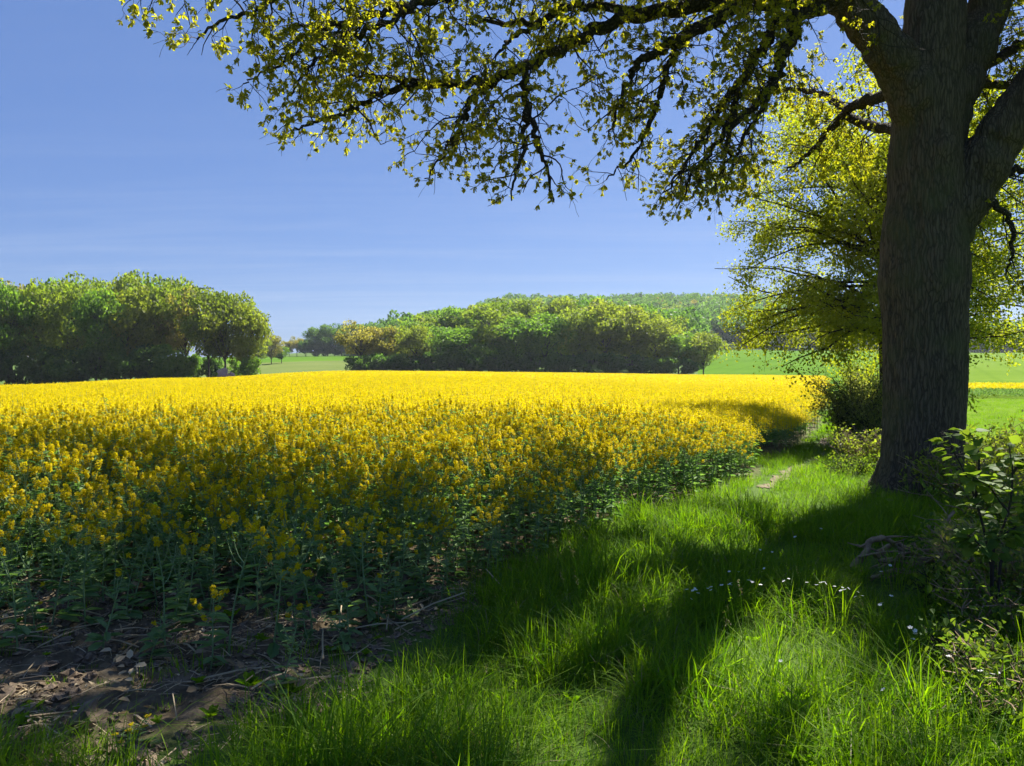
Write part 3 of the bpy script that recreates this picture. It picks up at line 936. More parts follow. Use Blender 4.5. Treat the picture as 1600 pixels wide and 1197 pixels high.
def soil_litter():
    """straw, clods and dry leaves lying on the bare strip"""
    rg = np.random.default_rng(31)
    src = []
    for k in range(3):                                      # clods
        mb = MB()
        n, m = 6, 9
        u = np.linspace(.05, math.pi - .05, n); v = np.linspace(0, 2 * math.pi, m, endpoint=False)
        U, Vv = np.meshgrid(u, v, indexing='ij')
        r = 1 + .28 * rg.normal(size=U.shape)
        P = np.stack([r * np.sin(U) * np.cos(Vv), r * np.sin(U) * np.sin(Vv), .6 * r * np.cos(U)], -1).reshape(-1, 3) * .03
        i = np.arange(n - 1)[:, None] * m; j = np.arange(m)[None]; j2 = (j + 1) % m
        mb.add(P, np.stack([i + j, i + m + j, i + m + j2, i + j2], -1).reshape(-1, 4))
        src.append(mb.obj("clod_source", [M_SOIL], link=False))
    for k in range(3):                                      # straw stalks
        mb = MB()
        for s in range(4):
            a = rg.uniform(0, 3.14); l = rg.uniform(.03, .09); c = rg.normal(size=2) * .06
            d = np.array([math.cos(a), math.sin(a)]) * l
            mb.tube([[*(c - d), .008], [*c, .013], [*(c + d), .007]], [.0022, .0022, .002], 4, 0, rg.random())
        src.append(mb.obj("straw_source", [M_STRAW], link=False))
    for k in range(2):                                      # dry leaves
        mb = MB()
        n = 5
        P = np.concatenate([rg.normal(size=(n, 2)) * .07, rg.uniform(.006, .02, (n, 1))], 1)
        mb.leaves(P, rg.normal(size=(n, 3)) * [1, 1, .2], np.tile([0, 0, 1.], (n, 1)) + rg.normal(size=(n, 3)) * .5, .036, .022, 0, rg.random(n))
        src.append(mb.obj("dry_leaf_source", [M_STRAW], link=False))
    X, Y = jitter_grid(-5, .6, 2.9, 6.2, .048)
    k = (X < edge_x(Y) + .12) & in_view(X, Y, 0, 60)
    X, Y = X[k], Y[k]
    q = hash_noise(X, Y, 1.6, 5.0)
    k = rng.random(len(X)) < .55 + .6 * q
    X, Y = X[k], Y[k]
    Z = gz(X, Y) + rough_z(X, Y) + .002
    n = len(X)
    scatter("soil_litter", src, np.stack([X, Y, Z], 1), np.stack([rng.normal(size=n) * .15, rng.normal(size=n) * .15, rng.uniform(0, 6.28, n)], 1),
            np.repeat(np.exp(rng.normal(-.25, .45, n))[:, None], 3, 1), rng.choice([0, 1, 2, 0, 1, 2, 0, 1, 3, 4, 5, 3, 6, 7], n))


M_SOIL = plain_mat("soil_clod", (0.07, 0.05, 0.032), (0.22, 0.165, 0.11), 30, bump=.4)
soil_litter()


# ------------------------------------------------------------------ the old oak
OAK = np.array([5.36, 10.2, 0.0])
OAK[2] = float(gz(OAK[0], OAK[1]))


def grow_together(rings, axes, root, local):
    """trunk and great limbs as one skin (so they run into each other), then cut into trunk and limb parts"""
    mb = MB()
    for R in rings:
        n, k = R.shape[:2]
        i = np.arange(n - 1)[:, None] * k; j = np.arange(k)[None]; j2 = (j + 1) % k
        Q = [np.stack([i + j, i + j2, i + k + j2, i + k + j], -1).reshape(-1, 4)]
        e = np.arange(0, k, 2)
        Q.append(np.stack([(e + 2) % k, (e + 1) % k, e, np.full(len(e), n * k)], 1))
        o = (n - 1) * k
        Q.append(np.stack([o + e, o + (e + 1) % k, o + (e + 2) % k, np.full(len(e), n * k + 1)], 1))
        mb.add(np.concatenate([R.reshape(-1, 3), [R[0].mean(0)], [R[-1].mean(0)]]), np.concatenate(Q))
    tmp = mb.obj("skin", [])
    md = tmp.modifiers.new("skin", 'REMESH'); md.mode = 'VOXEL'; md.voxel_size = .021
    sm = tmp.modifiers.new("soft", 'SMOOTH'); sm.factor = .5; sm.iterations = 26
    bpy.context.view_layer.update()
    ev = tmp.evaluated_get(bpy.context.evaluated_depsgraph_get())
    me = ev.to_mesh()
    nv = len(me.vertices)
    V = np.empty(nv * 3, np.float32); me.vertices.foreach_get("co", V); V = V.reshape(-1, 3).astype(float)
    Nn = np.empty(nv * 3, np.float32); me.vertex_normals.foreach_get("vector", Nn); Nn = Nn.reshape(-1, 3).astype(float)
    lt = np.empty(len(me.polygons), np.int32); me.polygons.foreach_get("loop_total", lt)
    li = np.empty(len(me.loops), np.int32); me.loops.foreach_get("vertex_index", li)
    Q = li.reshape(-1, 4) if np.all(lt == 4) else None
    dbg("skin", nv, len(me.polygons), Q is not None)
    ev.to_mesh_clear()
    bpy.data.objects.remove(tmp)
    # furrows: upright ridges that wander, break and fork
    d = np.empty(nv)
    for k, (x, y, z) in enumerate(V):
        w = mnoise.noise(Vector((x * 1.7, y * 1.7, z * .9))) * .30
        a = mnoise.noise(Vector((x * 8.5 + w * 6, y * 8.5, z * 1.25)))
        b = mnoise.noise(Vector((x * 19 + 5, y * 19 + w * 8, z * 3.6)))
        c = mnoise.noise(Vector((x * 30, y * 30, z * 22)))
        d[k] = .030 * (.42 - abs(a) * 1.7) + .014 * (.4 - abs(b) * 1.5) + .004 * c
    V = V + Nn * d[:, None]
    C = V[Q].mean(1)
    score = []
    for A in axes:
        best = np.full(len(C), 1e9)
        for k in range(0, len(A)):
            best = np.minimum(best, np.linalg.norm(C - A[k, :3], axis=1) / A[k, 3])
        score.append(best)
    score = np.array(score)
    own = np.argmin(score, 0)
    own = np.where(score[0] < 1.12, 0, own)
    for k in range(len(axes)):
        f = Q[own == k]
        u, inv = np.unique(f, return_inverse=True)
        m = MB(); m.add(local(V[u]), inv.reshape(-1, 4))
        m.obj("trunk" if k == 0 else "limb", [M_BARK], root, smooth=True)


def build_oak():
    rg = np.random.default_rng(11)
    root = empty("oak_tree", OAK, 0, "huge old oak with dark furrowed trunk on the grass verge, young leaves overhead", "tree")
    ox, oy, oz = OAK

    def local(P):
        return np.asarray(P) - OAK

    # --- trunk: silhouette of the photograph turned into centre line and radius
    prof = np.array([  # py, left px, right px
        [800, 1322, 1530], [775, 1343, 1506], [755, 1360, 1503], [730, 1369, 1504], [700, 1374, 1505], [640, 1377, 1507], [560, 1378, 1510],
        [500, 1377, 1511], [455, 1372, 1514], [430, 1371, 1515], [400, 1374, 1514], [360, 1378, 1509], [320, 1384, 1506], [290, 1387, 1505],
        [250, 1388, 1504], [200, 1393, 1505], [150, 1396, 1507], [100, 1403, 1506], [50, 1409, 1508], [0, 1413, 1506], [-100, 1420, 1490],
        [-220, 1428, 1482], [-360, 1440, 1476]], float)
    rows = []
    for py, l, r in prof:
        c = at((l + r) / 2, py, oy)
        rows.append([c[0], oy, c[2], (r - l) / 2 / F_PX * oy * math.cos(math.atan2(c[0], oy))])
    rows = np.array(rows)
    rows[0, 2] = oz - .12
    S = smooth_path(rows, 150)
    nseg = 64
    a = np.linspace(0, 2 * math.pi, nseg, endpoint=False)
    V = []
    for k, (x, y, z, r) in enumerate(S):
        h = z - oz
        flare = max(0, 1 - h / .9)
        rr = r * (1 + .10 * flare ** 2 * np.cos(5 * a + 1.0) + .02 * np.cos(3 * a + z * 1.1))
        # burr where an old branch was lost
        g = np.exp(-(((z - 4.42) / .16) ** 2)) * np.exp(-((np.angle(np.exp(1j * (a - 4.75))) / .26) ** 2))
        rr = rr + .07 * g
        V.append(np.stack([x + rr * np.cos(a), y + rr * np.sin(a), np.full(nseg, z)], 1))
    rings = [np.array(V)]
    axes = [S.copy()]
    # --- limbs: (px, py, depth, radius in px of the photograph)
    limbs = {
        "left": [(1452, 250, 10.2, 36), (1436, 175, 10.1, 44), (1408, 112, 10.0, 41), (1376, 66, 9.95, 38), (1342, 20, 9.9, 36), (1300, -28, 9.8, 33), (1235, -120, 9.6, 28), (1150, -260, 9.3, 22), (1060, -420, 9.0, 12)],
        "long": [(1335, 10, 9.9, 26), (1300, -6, 9.8, 24), (1240, -3, 9.6, 19), (1150, 5, 9.4, 16.5), (1050, 14, 9.2, 14.5), (960, 33, 9.0, 12.5), (900, 63, 8.8, 11), (850, 90, 8.6, 10), (790, 117, 8.4, 9), (735, 129, 8.3, 8), (690, 131, 8.2, 6.5), (640, 127, 8.1, 5), (585, 118, 8.0, 3.6), (545, 119, 7.9, 2.2)],
        "leader": [(1468, 250, 10.3, 34), (1484, 165, 10.35, 38), (1512, 90, 10.4, 36), (1546, 5, 10.5, 32), (1590, -120, 10.8, 26), (1630, -280, 11.2, 20), (1660, -450, 11.5, 10)],
        "right": [(1452, 430, 10.25, 36), (1490, 348, 10.2, 42), (1524, 280, 10.1, 43), (1560, 216, 10.0, 43), (1604, 156, 9.9, 41), (1690, 40, 9.6, 34), (1790, -70, 9.2, 24), (1900, -160, 8.7, 12)],
        "rear": [(1450, 20, 10.4, 30), (1430, -90, 11.6, 28), (1390, -150, 13.2, 22), (1330, -190, 15.0, 16), (1270, -190, 16.6, 9)],
        "rear_left": [(1440, -60, 10.5, 28), (1330, -200, 11.6, 25), (1150, -270, 12.8, 20), (950, -240, 14.0, 15), (770, -170, 15.2, 10), (640, -120, 15.9, 6)],  # unseen limb, routed so its leaves shade the front of the crop
        "rear_high": [(1448, -200, 10.3, 26), (1260, -430, 12.0, 22), (1000, -450, 13.5, 17), (760, -350, 15.0, 12), (590, -240, 16.0, 6)],  # unseen higher limb, laid out for the same shade on the crop
        "rear_right": [(1460, -30, 10.5, 28), (1500, -140, 11.8, 25), (1560, -170, 13.6, 19), (1610, -170, 15.4, 12), (1640, -150, 17.0, 7)],
        "front": [(1455, -120, 10.2, 26), (1500, -330, 10.0, 22), (1560, -560, 9.6, 15), (1640, -800, 9.0, 7)],
        "front_right": [(1470, -60, 10.0, 26), (1600, -160, 9.9, 22), (1800, -260, 9.8, 16), (2000, -320, 9.7, 9)],
        "over": [(1300, -25, 9.8, 26), (1180, -50, 9.2, 22), (1040, -60, 8.6, 18), (900, -55, 8.1, 14), (770, -30, 7.8, 11), (700, -8, 7.6, 9.5), (647, 6, 7.5, 8), (590, 21, 7.4, 6.5), (540, 35, 7.3, 5), (490, 41, 7.25, 3.5), (452, 38, 7.2, 2)],
        "shade_limb": [(1305, -25, 9.8, 22), (1290, -90, 8.9, 18), (1250, -150, 8.0, 13), (1130, -210, 7.2, 9), (1000, -240, 6.6, 5)],  # unseen limb added to throw shade on the left-hand grass
        "top_left": [(1040, -60, 8.6, 14), (860, -160, 7.9, 12), (690, -180, 7.3, 10), (560, -110, 7.0, 8), (480, -40, 6.9, 6), (420, 2, 6.8, 4.5), (395, 20, 6.75, 4), (358, 28, 6.7, 3), (330, 42, 6.7, 2.5), (308, 62, 6.7, 1.5)],
        "far_left": [(690, -180, 7.3, 8), (520, -170, 6.8, 7), (380, -110, 6.5, 5), (280, -50, 6.4, 3.5), (215, -5, 6.3, 2)],
    }
    limb_paths = {}
    for nm, ctl in limbs.items():
        thin = {"left": .80, "long": .80, "right": .82, "over": .80}.get(nm, .88)
        rows = np.array([[*at(px, py, D), thin * r / F_PX * D] for px, py, D, r in ctl])
        S = smooth_path(rows, 14 + 7 * len(ctl))
        w = np.linspace(0, 1, len(S))[:, None]
        S[:, :3] += .03 * np.stack([np.sin(np.arange(len(S)) * .9 + 1), np.cos(np.arange(len(S)) * .7), np.sin(np.arange(len(S)) * 1.1)], 1) * (w > .12) * np.minimum(1, S[:, 3:4] * 20)
        S[:, 3] = np.maximum(S[:, 3], .004)
        limb_paths[nm] = S
        if nm in ("left", "leader", "right"):
            b_ = np.linspace(0, 2 * math.pi, 40, endpoint=False)
            tmp = MB(); tmp.tube(S[:, :3], S[:, 3] * (1 + .05 * np.sin(np.arange(len(S)) * 1.7)), 40)
            rings.append(tmp.V[0].reshape(len(S), 40, 3)); axes.append(S.copy())
            continue
        mb = MB(); sides = 40 if S[0, 3] > .2 else 18
        mb.tube(local(S[:, :3]), S[:, 3] * (1 + .05 * np.sin(np.arange(len(S)) * 1.7)), sides)
        if sides == 40:
            # shallow furrows along the limb
            P = mb.V[0].reshape(len(S), sides, 3); c = local(S[:, :3])[:, None]
            f = 1 + .035 * np.sin(np.arange(sides) * 2.9)[None, :, None] + .02 * rg.normal(size=(len(S), sides, 1))
            mb.V[0] = (c + (P - c) * f).reshape(-1, 3)
        mb.obj("limb", [M_BARK if sides == 40 else M_LIMB], root, smooth=True)

    grow_together(rings, axes, root, local)

    # --- branches the photograph shows hanging from the limbs
    hang = [
        [(690, 131, 8.2, 5.5), (620, 138, 8.1, 5), (580, 155, 8.0, 4), (540, 175, 7.9, 3), (490, 191, 7.8, 2.2), (452, 206, 7.8, 1.2)],
        [(775, 122, 8.35, 6), (740, 150, 8.2, 5), (725, 180, 8.15, 4), (712, 212, 8.1, 3), (688, 245, 8.0, 1.8), (664, 280, 8.0, 1)],
        [(820, 106, 8.5, 6), (822, 170, 8.3, 5), (836, 215, 8.2, 4), (850, 252, 8.2, 3), (864, 318, 8.1, 1.2)],
        [(822, 170, 8.3, 4), (815, 240, 8.2, 3), (796, 312, 8.1, 1.2)],
        [(647, 6, 7.5, 6), (600, 35, 7.3, 5), (550, 60, 7.2, 4), (520, 76, 7.15, 3), (480, 108, 7.1, 2), (450, 150, 7.05, 1)],
        [(590, 21, 7.4, 4), (515, 42, 7.2, 3), (470, 76, 7.1, 2.4), (420, 110, 7.0, 1.6), (380, 128, 7.0, 1)],
        [(1000, 20, 9.1, 7), (900, 10, 8.7, 6), (845, 32, 8.5, 5), (806, 36, 8.4, 4), (735, 36, 8.2, 2)],
        [(845, 32, 8.5, 4), (806, 56, 8.4, 3), (783, 78, 8.3, 2), (760, 110, 8.2, 1)],
        [(1150, 8, 9.4, 11), (1112, 33, 9.3, 10), (1075, 52, 9.2, 9), (1033, 76, 9.1, 7.5), (990, 108, 9.0, 5.5), (966, 165, 8.9, 3), (950, 215, 8.9, 1.2)],
        [(1075, 52, 9.2, 7), (1052, 84, 9.15, 6), (1033, 140, 9.1, 5), (1010, 211, 9.0, 3.4), (981, 250, 8.9, 2), (945, 280, 8.9, 1)],
        [(1290, 5, 9.8, 11), (1255, 20, 9.6, 10), (1211, 36, 9.5, 9), (1197, 70, 9.4, 8), (1155, 127, 9.3, 6.5), (1127, 169, 9.2, 5), (1103, 206, 9.1, 4), (1078, 246, 9.0, 2.6), (1040, 300, 8.9, 1.2)],
        [(1262, 8, 9.7, 12), (1239, 30, 9.5, 11), (1239, 54, 9.4, 10), (1220, 90, 9.3, 9), (1211, 127, 9.2, 8), (1178, 169, 9.1, 6), (1141, 203, 9.0, 4.5), (1136, 250, 8.9, 3), (1120, 290, 8.9, 1.2)],
        [(1155, 127, 9.3, 5), (1140, 190, 9.2, 4), (1110, 240, 9.1, 3), (1085, 270, 9.0, 2), (1060, 325, 9.0, 1)],
        [(1211, 127, 9.2, 5), (1180, 190, 9.0, 3.6), (1150, 240, 8.9, 2.4), (1134, 292, 8.8, 1)],
        [(1425, 120, 10.5, 12), (1378, 152, 11.2, 9), (1333, 165, 11.8, 7), (1300, 200, 12.2, 5), (1258, 245, 12.5, 3), (1225, 270, 12.6, 1.2)],
        [(1500, 130, 10.4, 9), (1560, 90, 10.9, 8), (1610, 66, 11.2, 6), (1660, 70, 11.4, 3)],
        [(1490, 180, 10.4, 8), (1522, 131, 10.8, 7), (1575, 134, 11.2, 6), (1620, 120, 11.4, 4), (1680, 140, 11.6, 2)],
        [(1530, 290, 10.1, 9), (1553, 277, 10.0, 6), (1605, 266, 9.9, 5), (1670, 280, 9.8, 2)],
        [(1528, 300, 10.1, 6), (1545, 310, 10.0, 5), (1577, 347, 9.9, 4), (1582, 390, 9.8, 3), (1570, 430, 9.8, 1.2)],
        [(1404, 200, 10.9, 8), (1340, 190, 12.0, 7), (1290, 150, 12.8, 5), (1230, 140, 13.3, 3), (1180, 160, 13.6, 1.4)],
    ]
    hmb = MB()
    hang_paths = []
    for ctl in hang:
        rows = np.array([[*at(px, py, D), r / F_PX * D] for px, py, D, r in ctl])
        S = smooth_path(rows, 6 * len(ctl))
        S[1:, :3] += rg.normal(size=(len(S) - 1, 3)) * .018
        S[:, 3] = np.maximum(S[:, 3] * 1.05, .003)
        hang_paths.append(S)
        b = MB(); b.tube(local(S[:, :3]), S[:, 3], 9); b.obj("branch", [M_LIMB], root, smooth=True)

    # --- side shoots, twigs and leaf rosettes
    tw = MB()
    CP, CD = [], []              # rosette places and directions

    def outside(p):
        g = px_of(p)[0]
        if g[2] < -1 or g[0] < -60 or g[0] > 1660 or g[1] < -30:
            return np.linalg.norm(p - np.array([0, 0, EYE])) < 3.2
        return g[1] > np.interp(g[0], SKY_X, SKY_Y) - 6

    def sunlit(p):
        g = px_of(p)[0]
        if g[2] > 0 and -30 < g[0] < 1640 and g[1] > -40:
            return False
        for h, polys in ((.15, LIT_PATCHES), (.95, [LIT_CROP])):
            q = p - SUN_DIR * ((p[2] - h) / SUN_DIR[2]); q[2] = h
            w = px_of(q)[0]
            if w[2] > 0 and any(inside_poly(w[:1], w[1:2], poly)[0] for poly in polys):
                return True
        return False

    def shoot(p, d, length, r, level, droop):
        if level < 2 and sunlit(p + d * length * .6):
            return
        if level < 2:
            g = px_of(p)[0]
            if not (g[2] > 0 and -60 < g[0] < 1660 and g[1] > -60) and rg.random() < .30:
                return
        if level < 2 and outside(p + d * length * .8 + np.array([0, 0, -.25 * length])):
            if level == 1 or outside(p + d * length * .4):
                return
            length *= .5
        n = 7 if level < 2 else 4
        P = [p]; cur = p.copy(); dd = d.copy()
        for k in range(n - 1):
            dd = nrm(dd + rg.normal(size=3) * .20 + np.array([0, 0, -droop]))
            cur = cur + dd * length / (n - 1); P.append(cur.copy())
        P = np.array(P)
        tw.tube(local(P), np.linspace(r, max(r * .4, .0018), n), 5 if level == 0 else 3)
        if level < 2:
            cnt = max(2, int(length / (.125 if level == 0 else .07)))
            for t in np.linspace(.22, 1, cnt):
                i = min(int(t * (n - 1)), n - 2); q = P[i] + (P[i + 1] - P[i]) * (t * (n - 1) - i)
                ax = nrm(P[i + 1] - P[i])
                side = nrm(np.cross(ax, rg.normal(size=3)))
                nd = nrm(ax * .65 + side * .85)
                L = length * rg.uniform(.35, .6) if level == 0 else rg.uniform(.07, .22)
                shoot(q, nd, L, r * .55, level + 1, droop * 1.1)
            if level == 1:
                CP.append(P[-1]); CD.append(nrm(P[-1] - P[-2]))
        else:
            CP.append(P[-1]); CD.append(nrm(P[-1] - P[-2]))
            if rg.random() < .45:
                CP.append(P[2]); CD.append(nrm(P[-1] - P[-2] + rg.normal(size=3) * .6))

    def dress(S, step, l0, l1, start, droop, up=0.0, prob=1.0):
        seg = np.linalg.norm(np.diff(S[:, :3], axis=0), axis=1); acc = np.concatenate([[0], np.cumsum(seg)])
        s = acc[-1] * start
        while s < acc[-1]:
            i = min(np.searchsorted(acc, s), len(S) - 2); i = max(i - 1, 0)
            f = (s - acc[i]) / max(seg[i], 1e-6)
            p = S[i, :3] + (S[i + 1, :3] - S[i, :3]) * f
            ax = nrm(S[i + 1, :3] - S[i, :3])
            side = nrm(np.cross(ax, rg.normal(size=3)))
            d = nrm(ax * rg.uniform(.2, .9) + side + np.array([0, 0, up]))
            if rg.random() < prob:
                frac = s / acc[-1]
                shoot(p, d, rg.uniform(l0, l1) * (1.1 - .45 * frac), min(.011, max(S[i, 3] * .5, .004)), 0, droop)
            s += step * rg.uniform(.6, 1.4)
        shoot(S[-1, :3], nrm(S[-1, :3] - S[-3, :3]), .35, .004, 0, droop)

    for S in hang_paths[:14]:
        dress(S, .155, .35, .85, .10, .06)
    for S in hang_paths[14:]:
        dress(S, .16, .4, .9, .15, .06)
    dress(limb_paths["long"], .15, .45, 1.0, .22, .03, .15)
    dress(limb_paths["over"], .12, .45, 1.0, .25, .04)
    dress(limb_paths["top_left"], .13, .4, .9, .3, .05)
    dress(limb_paths["far_left"], .14, .3, .7, .35, .05)
    dress(limb_paths["left"], .10, .8, 1.9, .45, .0, .1)
    dress(limb_paths["leader"], .10, .8, 1.9, .40, .0, .1)
    dress(limb_paths["right"], .12, .6, 1.5, .45, .0, .1)
    for nm in ("shade_limb", "shade_limb", "rear", "rear_left", "rear_high", "rear_right", "front", "front_right"):
        dress(limb_paths[nm], .10, .8, 2.0, .25, .02, .05)
    visible_n = len(CP)

    # --- the upper crown: boughs out of the limbs above the picture
    tips = []
    for nm in ("left", "leader", "right", "rear", "rear_left", "rear_high", "rear_right", "front", "front_right", "over"):
        S = limb_paths[nm]
        for f in ((.55, .7, .85, 1.0) if nm != "over" else (.3, .45, .6)):
            tips.append((S[min(int(f * (len(S) - 1)), len(S) - 2), :3], nm))
    top = np.array([OAK[0] + .2, OAK[1], 12.5])
    centre = np.array([OAK[0] - .8, OAK[1] - .6, 7.5])
    for p, nm in tips:
        for k in range(3):
            out_d = nrm(np.array([*(p - centre)[:2], 0]) + rg.normal(size=3) * [1.6, 1.6, 0]) + np.array([0, 0, rg.uniform(.1, 1.1)])
            ln = rg.uniform(2.2, 4.6)
            P = [p]; dd = nrm(out_d); cur = p.copy()
            for s in range(9):
                dd = nrm(dd + rg.normal(size=3) * .16 + [0, 0, -.035]); cur = cur + dd * ln / 9; P.append(cur.copy())
            S = np.concatenate([np.array(P), np.linspace(.055, .010, 10)[:, None]], 1)
            # keep boughs of the upper crown out of the picture's clear sky
            q = px_of(S[:, :3])
            if np.any((q[:, 2] > 0) & (q[:, 0] > -50) & (q[:, 0] < 1250) & (q[:, 1] > -60)):
                continue
            if np.mean([sunlit(q_) for q_ in S[2:, :3]]) > .2:
                continue
            bmb = MB(); bmb.tube(local(S[:, :3]), S[:, 3], 7); bmb.obj("bough", [M_LIMB], root, smooth=True)
            dress(S, .17, .6, 1.3, .2, .01, .1)
    tw.obj("twigs", [M_TWIG], root)

    CP, CD = np.array(CP), np.array(CD)
    q = px_of(CP)
    inframe = (q[:, 2] > 0) & (q[:, 0] > -30) & (q[:, 0] < 1640) & (q[:, 1] > -40)
    # gaps in the canopy where the photograph's ground is sunlit
    sh = CP - SUN_DIR[None] * ((CP[:, 2] - .15) / SUN_DIR[2])[:, None]
    lit = np.zeros(len(CP), bool)
    g = px_of(np.stack([sh[:, 0], sh[:, 1], np.full(len(sh), .12)], 1))
    for poly in LIT_PATCHES:
        lit |= inside_poly(g[:, 0], g[:, 1], poly) & (g[:, 2] > 0)
    sh2 = CP - SUN_DIR[None] * ((CP[:, 2] - .95) / SUN_DIR[2])[:, None]
    g2 = px_of(np.stack([sh2[:, 0], sh2[:, 1], np.full(len(sh2), .95)], 1))
    lit |= inside_poly(g2[:, 0], g2[:, 1], LIT_CROP) & (g2[:, 2] > 0)
    lit &= rg.random(len(CP)) < .97
    hidden_ok = ~inframe
    # too near the lens, or drooping into the clear sky at the left
    bad = (q[:, 2] > -1) & (np.linalg.norm(CP - np.array([0, 0, EYE]), axis=1) < 3.2)
    bad |= inframe & (q[:, 1] > np.interp(q[:, 0], SKY_X, SKY_Y))
    shade = inside_poly(g2[:, 0], g2[:, 1], SHADE_CROP) & (g2[:, 2] > 0)
    sh3 = CP - SUN_DIR[None] * ((CP[:, 2] - 5.0) / SUN_DIR[2])[:, None]
    g3 = px_of(sh3)
    veil = (CP[:, 2] > 5.5) & (g3[:, 2] > 0) & (g3[:, 0] > 450) & (g3[:, 0] < 1420) & (g3[:, 1] > -80) & (g3[:, 1] < 350) & (rg.random(len(CP)) < .6)
    dim = inside_poly(g[:, 0], g[:, 1], SHADE_GRASS) & (g[:, 2] > 0)
    dim |= inside_poly(g[:, 0], g[:, 1], SHADE_CORNER) & (g[:, 2] > 0) & (rg.random(len(CP)) < .4)
    keep = ~bad & ~(lit & hidden_ok) & ((inframe & (rg.random(len(CP)) < np.interp(q[:, 0], [450, 650], [.98, .90]))) | (~inframe & (rg.random(len(CP)) < np.where(shade, .20, np.where(dim, .95, .20)))))  # unseen leaves kept thick where their shade should fall on the grass
    keep &= ~(veil & ~inframe)
    keep &= ~(inframe & (q[:, 0] > 1375) & (q[:, 0] < 1530) & (q[:, 2] < 10.3))
    keep &= ~(inframe & (q[:, 0] > 1500) & (q[:, 1] > 60) & (q[:, 1] < 420) & (q[:, 2] < 10.3) & (rg.random(len(CP)) < .8))
    keep &= ~(inframe & (q[:, 0] > 1290) & (q[:, 1] < 150) & (q[:, 2] < 9.9) & (rg.random(len(CP)) < .7))
    CP, CD = CP[keep], CD[keep]
    n = len(CP)
    per = 8
    P = np.repeat(CP, per, 0); D = np.repeat(CD, per, 0)
    a = np.tile(np.arange(per) * 2.4, n) + np.repeat(rg.uniform(0, 6.28, n), per)
    ref = nrm(np.cross(D, rg.normal(size=(n, 3)).repeat(per, 0))); ref2 = np.cross(D, ref)
    sp = rg.uniform(.5, 1.25, n * per)[:, None]
    dirs = nrm(D * .65 + (np.cos(a)[:, None] * ref + np.sin(a)[:, None] * ref2) * sp + np.array([0, 0, -.38]))
    L = rg.uniform(.026, .058, n * per) * np.repeat(rg.uniform(.75, 1.15, n), per)
    near = np.repeat(inframe[keep], per)
    L = np.where(near, L, L * 2.0)  # leaves out of view enlarged to deepen the crown's shade
    mb = MB()
    P = P - D * rg.uniform(0, .04, n * per)[:, None]
    mb.leaves(local(P), dirs, -D * .4 + [0, 0, 1.0] + rg.normal(size=(n * per, 3)) * .5, L, L * rg.uniform(.42, .62, n * per), 0, np.clip(np.repeat(rg.random(n), per) * .6 + rg.random(n * per) * .4, 0, 1), fold=.14, droop=.2)
    mb.obj("crown", [M_OAKLEAF], root)
    dbg("oak rosettes", n, "in frame", int(near.sum() / per))


def inside_poly(x, y, poly):
    r = np.zeros(len(x), bool)
    n = len(poly)
    for i in range(n):
        x0, y0 = poly[i]; x1, y1 = poly[(i + 1) % n]
        c = ((y0 > y) != (y1 > y)) & (x < (x1 - x0) * (y - y0) / (y1 - y0 + 1e-12) + x0)
        r ^= c
    return r


# where the sun reaches the ground under the oak (places in the photograph)
LIT_PATCHES = [
    [(1110, 800), (1160, 745), (1260, 640), (1420, 640), (1380, 700), (1330, 770), (1230, 830), (1120, 900), (1020, 930), (960, 900), (1050, 860)],
    [(1130, 940), (1290, 940), (1330, 1010), (1240, 1080), (1130, 1110), (1060, 1070), (1080, 1000)],
    [(1310, 1085), (1480, 1060), (1480, 1120), (1330, 1140)],
    [(850, 1110), (960, 1060), (1090, 1110), (1100, 1250), (830, 1250)],
    [(520, 1080), (690, 960), (740, 990), (640, 1080), (540, 1120)],
    [(760, 890), (900, 860), (1010, 860), (960, 930), (790, 950)],
    [(100, 1030), (270, 1010), (300, 1060), (120, 1090)],
    [(280, 985), (400, 990), (400, 1020), (300, 1030)],
    [(1440, 1000), (1560, 980), (1560, 1060), (1440, 1060)],
]
SKY_X = [150, 200, 300, 360, 440, 560, 660, 700, 760, 870, 930, 1000, 1080, 1140, 1160, 1640]
SKY_Y = [20, 40, 95, 150, 240, 262, 295, 300, 330, 335, 300, 335, 358, 330, 620, 640]
SHADE_CORNER = [(1080, 1110), (1240, 1095), (1330, 1040), (1620, 1100), (1620, 1240), (1080, 1240)]
SHADE_GRASS = [(380, 1230), (520, 1110), (700, 900), (1000, 880), (1100, 960), (1040, 1060), (850, 1090), (800, 1230)]
SHADE_CROP = [(-250, 662), (300, 650), (900, 662), (1040, 690), (1000, 760), (600, 860), (-250, 900)]
LIT_CROP = [(-100, 575), (1320, 575), (1320, 700), (1200, 740), (1110, 720), (1040, 685), (900, 660), (600, 648), (300, 650), (-100, 662)]
build_oak()


